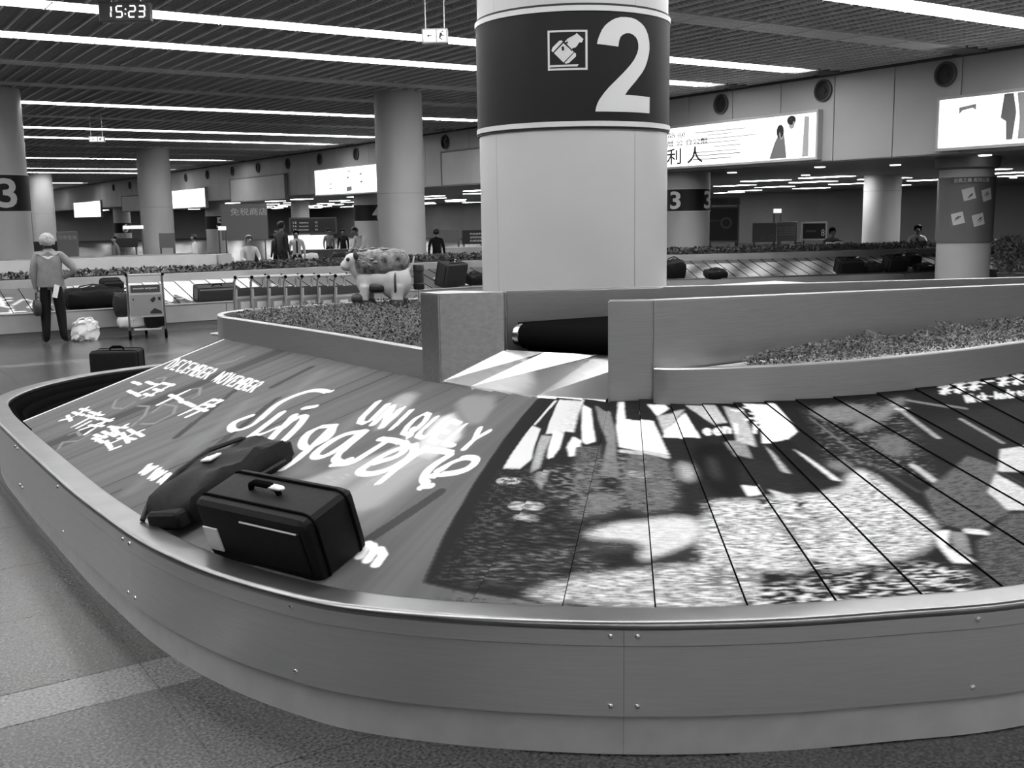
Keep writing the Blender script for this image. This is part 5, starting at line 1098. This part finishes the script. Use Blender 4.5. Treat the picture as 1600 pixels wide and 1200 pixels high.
tx('lettering', '○ ○', .1, -.15, .45, .14, grey_m); 
e, tx = board('notice_board', 'grey display board with lines of small white print, middle one of three', 'notice board', (25.55, 23.02, 1.2), .62, .6, -37, M('board_grey_b', .14, .5))
for i in range(4): tx('lettering', 'nnuu rreeoo ttnnm', 0, .12-.07*i, .52, .035, grey_l)
e, tx = board('notice_board', 'dark display board with a white figure 8, right one of three', 'notice board', (26.25, 22.55, 1.2), .74, .52, -37, dark_b, frame=grey_l); tx('lettering', '8', .27, -.05, .1, .2, white_c); tx('lettering', 'mnuınm', -.1, 0, .3, .06, grey_m)
e, tx = board('exit_sign', 'small glowing green-style exit sign on the back wall, right of the dark poster', 'hanging sign', (25.9, 23.75, 1.84), .25, .13, -37, exit_on)
e, tx = board('notice_board', 'grey display board right of the person in black, near the big column', 'notice board', (17.3, 29.75, 1.22), .68, .42, -33, M('board_grey_c', .12, .5))
e, tx = board('notice_board', 'dark display board with white lettering touching the big column at its left side', 'notice board', (17.9, 29.3, 1.17), .68, .45, -33, dark_b)
for i in range(3): tx('lettering', ('nıum', 'umınnu', 'nımnı')[i], .1, .1-.11*i, .36, .06, white_c)
e, tx = board('service_counter', 'pale service counter below the two display boards left of the big column', 'counter', (17.5, 29.0, .62), 1.6, .5, -33, white_p, legs=False, depth=.5)
b = MB(); b.box((0, 0, .185), (1.56, .46, .37)); b.build('counter_base', grey_d, e, False)
e, tx = board('notice_board', 'grey advert panel with white characters behind the number 5 column', 'notice board', (15.4, 43.5, 1.75), 1.9, 1.5, -22, M('board_grey_d', .12, .5)); tx('lettering', '免税商店', .2, .42, 1.5, .3, grey_l)
e, tx = board('notice_board', 'dark advert board with a white spot far behind the grey-haired person', 'notice board', (5.9, 34.5, 1.15), .85, .3, -12, dark_b); tx('lettering', '●', .12, .02, .12, .12, white_c)
e, tx = board('notice_board', 'grey advert panel with pale lettering, far left behind the trolley', 'notice board', (6.6, 34.3, 1.2), .6, .75, -12, M('board_grey_e', .17, .5)); tx('lettering', '行李查询', 0, .2, .5, .12, grey_l)
e, tx = board('notice_board', 'small dark notice board left of the second plain column', 'notice board', (8.2, 34.0, 1.2), .75, .28, -14, dark_b)
e, tx = board('notice_board', 'grey board standing right of the second plain column', 'notice board', (10.1, 36.2, 1.2), .5, .5, -16, M('board_grey_f', .15, .5))
e, tx = board('lit_sign', 'glowing white sign strip right of the second plain column', 'lit sign', (10.6, 42.5, 1.62), .75, .13, -15, exit_on)
e, tx = board('lit_sign', 'small glowing white sign right of the number 5 column', 'lit sign', (12.6, 38, 1.55), .28, .14, -15, exit_on)
far_g = 'luggage piled on the far carousel behind the planters'
rr = random.Random(12)
for i in range(9):
    x = 7.0+i*.92+rr.uniform(-.15, .15); y = 29.2+rr.uniform(0, .5)
    duffel('travel_bag', 'small bag far behind the second carousel planter, %s of nine from the left' % ORD[i], far_m(x, y, .56, rr.uniform(-.5, .5), 0), .5, .36, .28, (white_c, cloth_dg, grey_m)[i % 3], far_g, tagm=False)
c4 = empty('baggage_carousel', (9, 29.5, 0), 'low third baggage carousel far behind with small bags on it', 'baggage carousel')
b = MB(); b.box((9, 29.5, .5), (12, 1.4, .12), bev=.01); b.build('belt', rubber, c4); b = MB(); b.box((9, 29.5, .22), (11.9, 1.3, .44)); b.build('base', steel_kick, c4, False); shift_to(c4)
e = duffel('travel_bag', 'white bundle in front of the seated person in the grey shirt', far_m(22.9, 18.9, .77, -.5, 0), .62, .34, .24, white_c, tagm=False)
e = duffel('travel_bag', 'small crumpled pale bundle left of the white bundle', far_m(22.0, 19.4, .77, -.5, 0), .5, .3, .2, white_c, tagm=False)
e = empty('baggage_table', (22.5, 19.16, 0), 'low dark table carrying the two pale bundles', 'table', rz=-.5)
b = MB(); b.box((0, 0, .74), (1.9, .7, .06), bev=.01); b.build('table_top', grey_d, e)
for sx_ in (-1, 1):
    for sy in (-1, 1):
        b = MB(); b.box((sx_*.88, sy*.28, .36), (.06, .06, .71)); b.build('leg', grey_d, e, False)
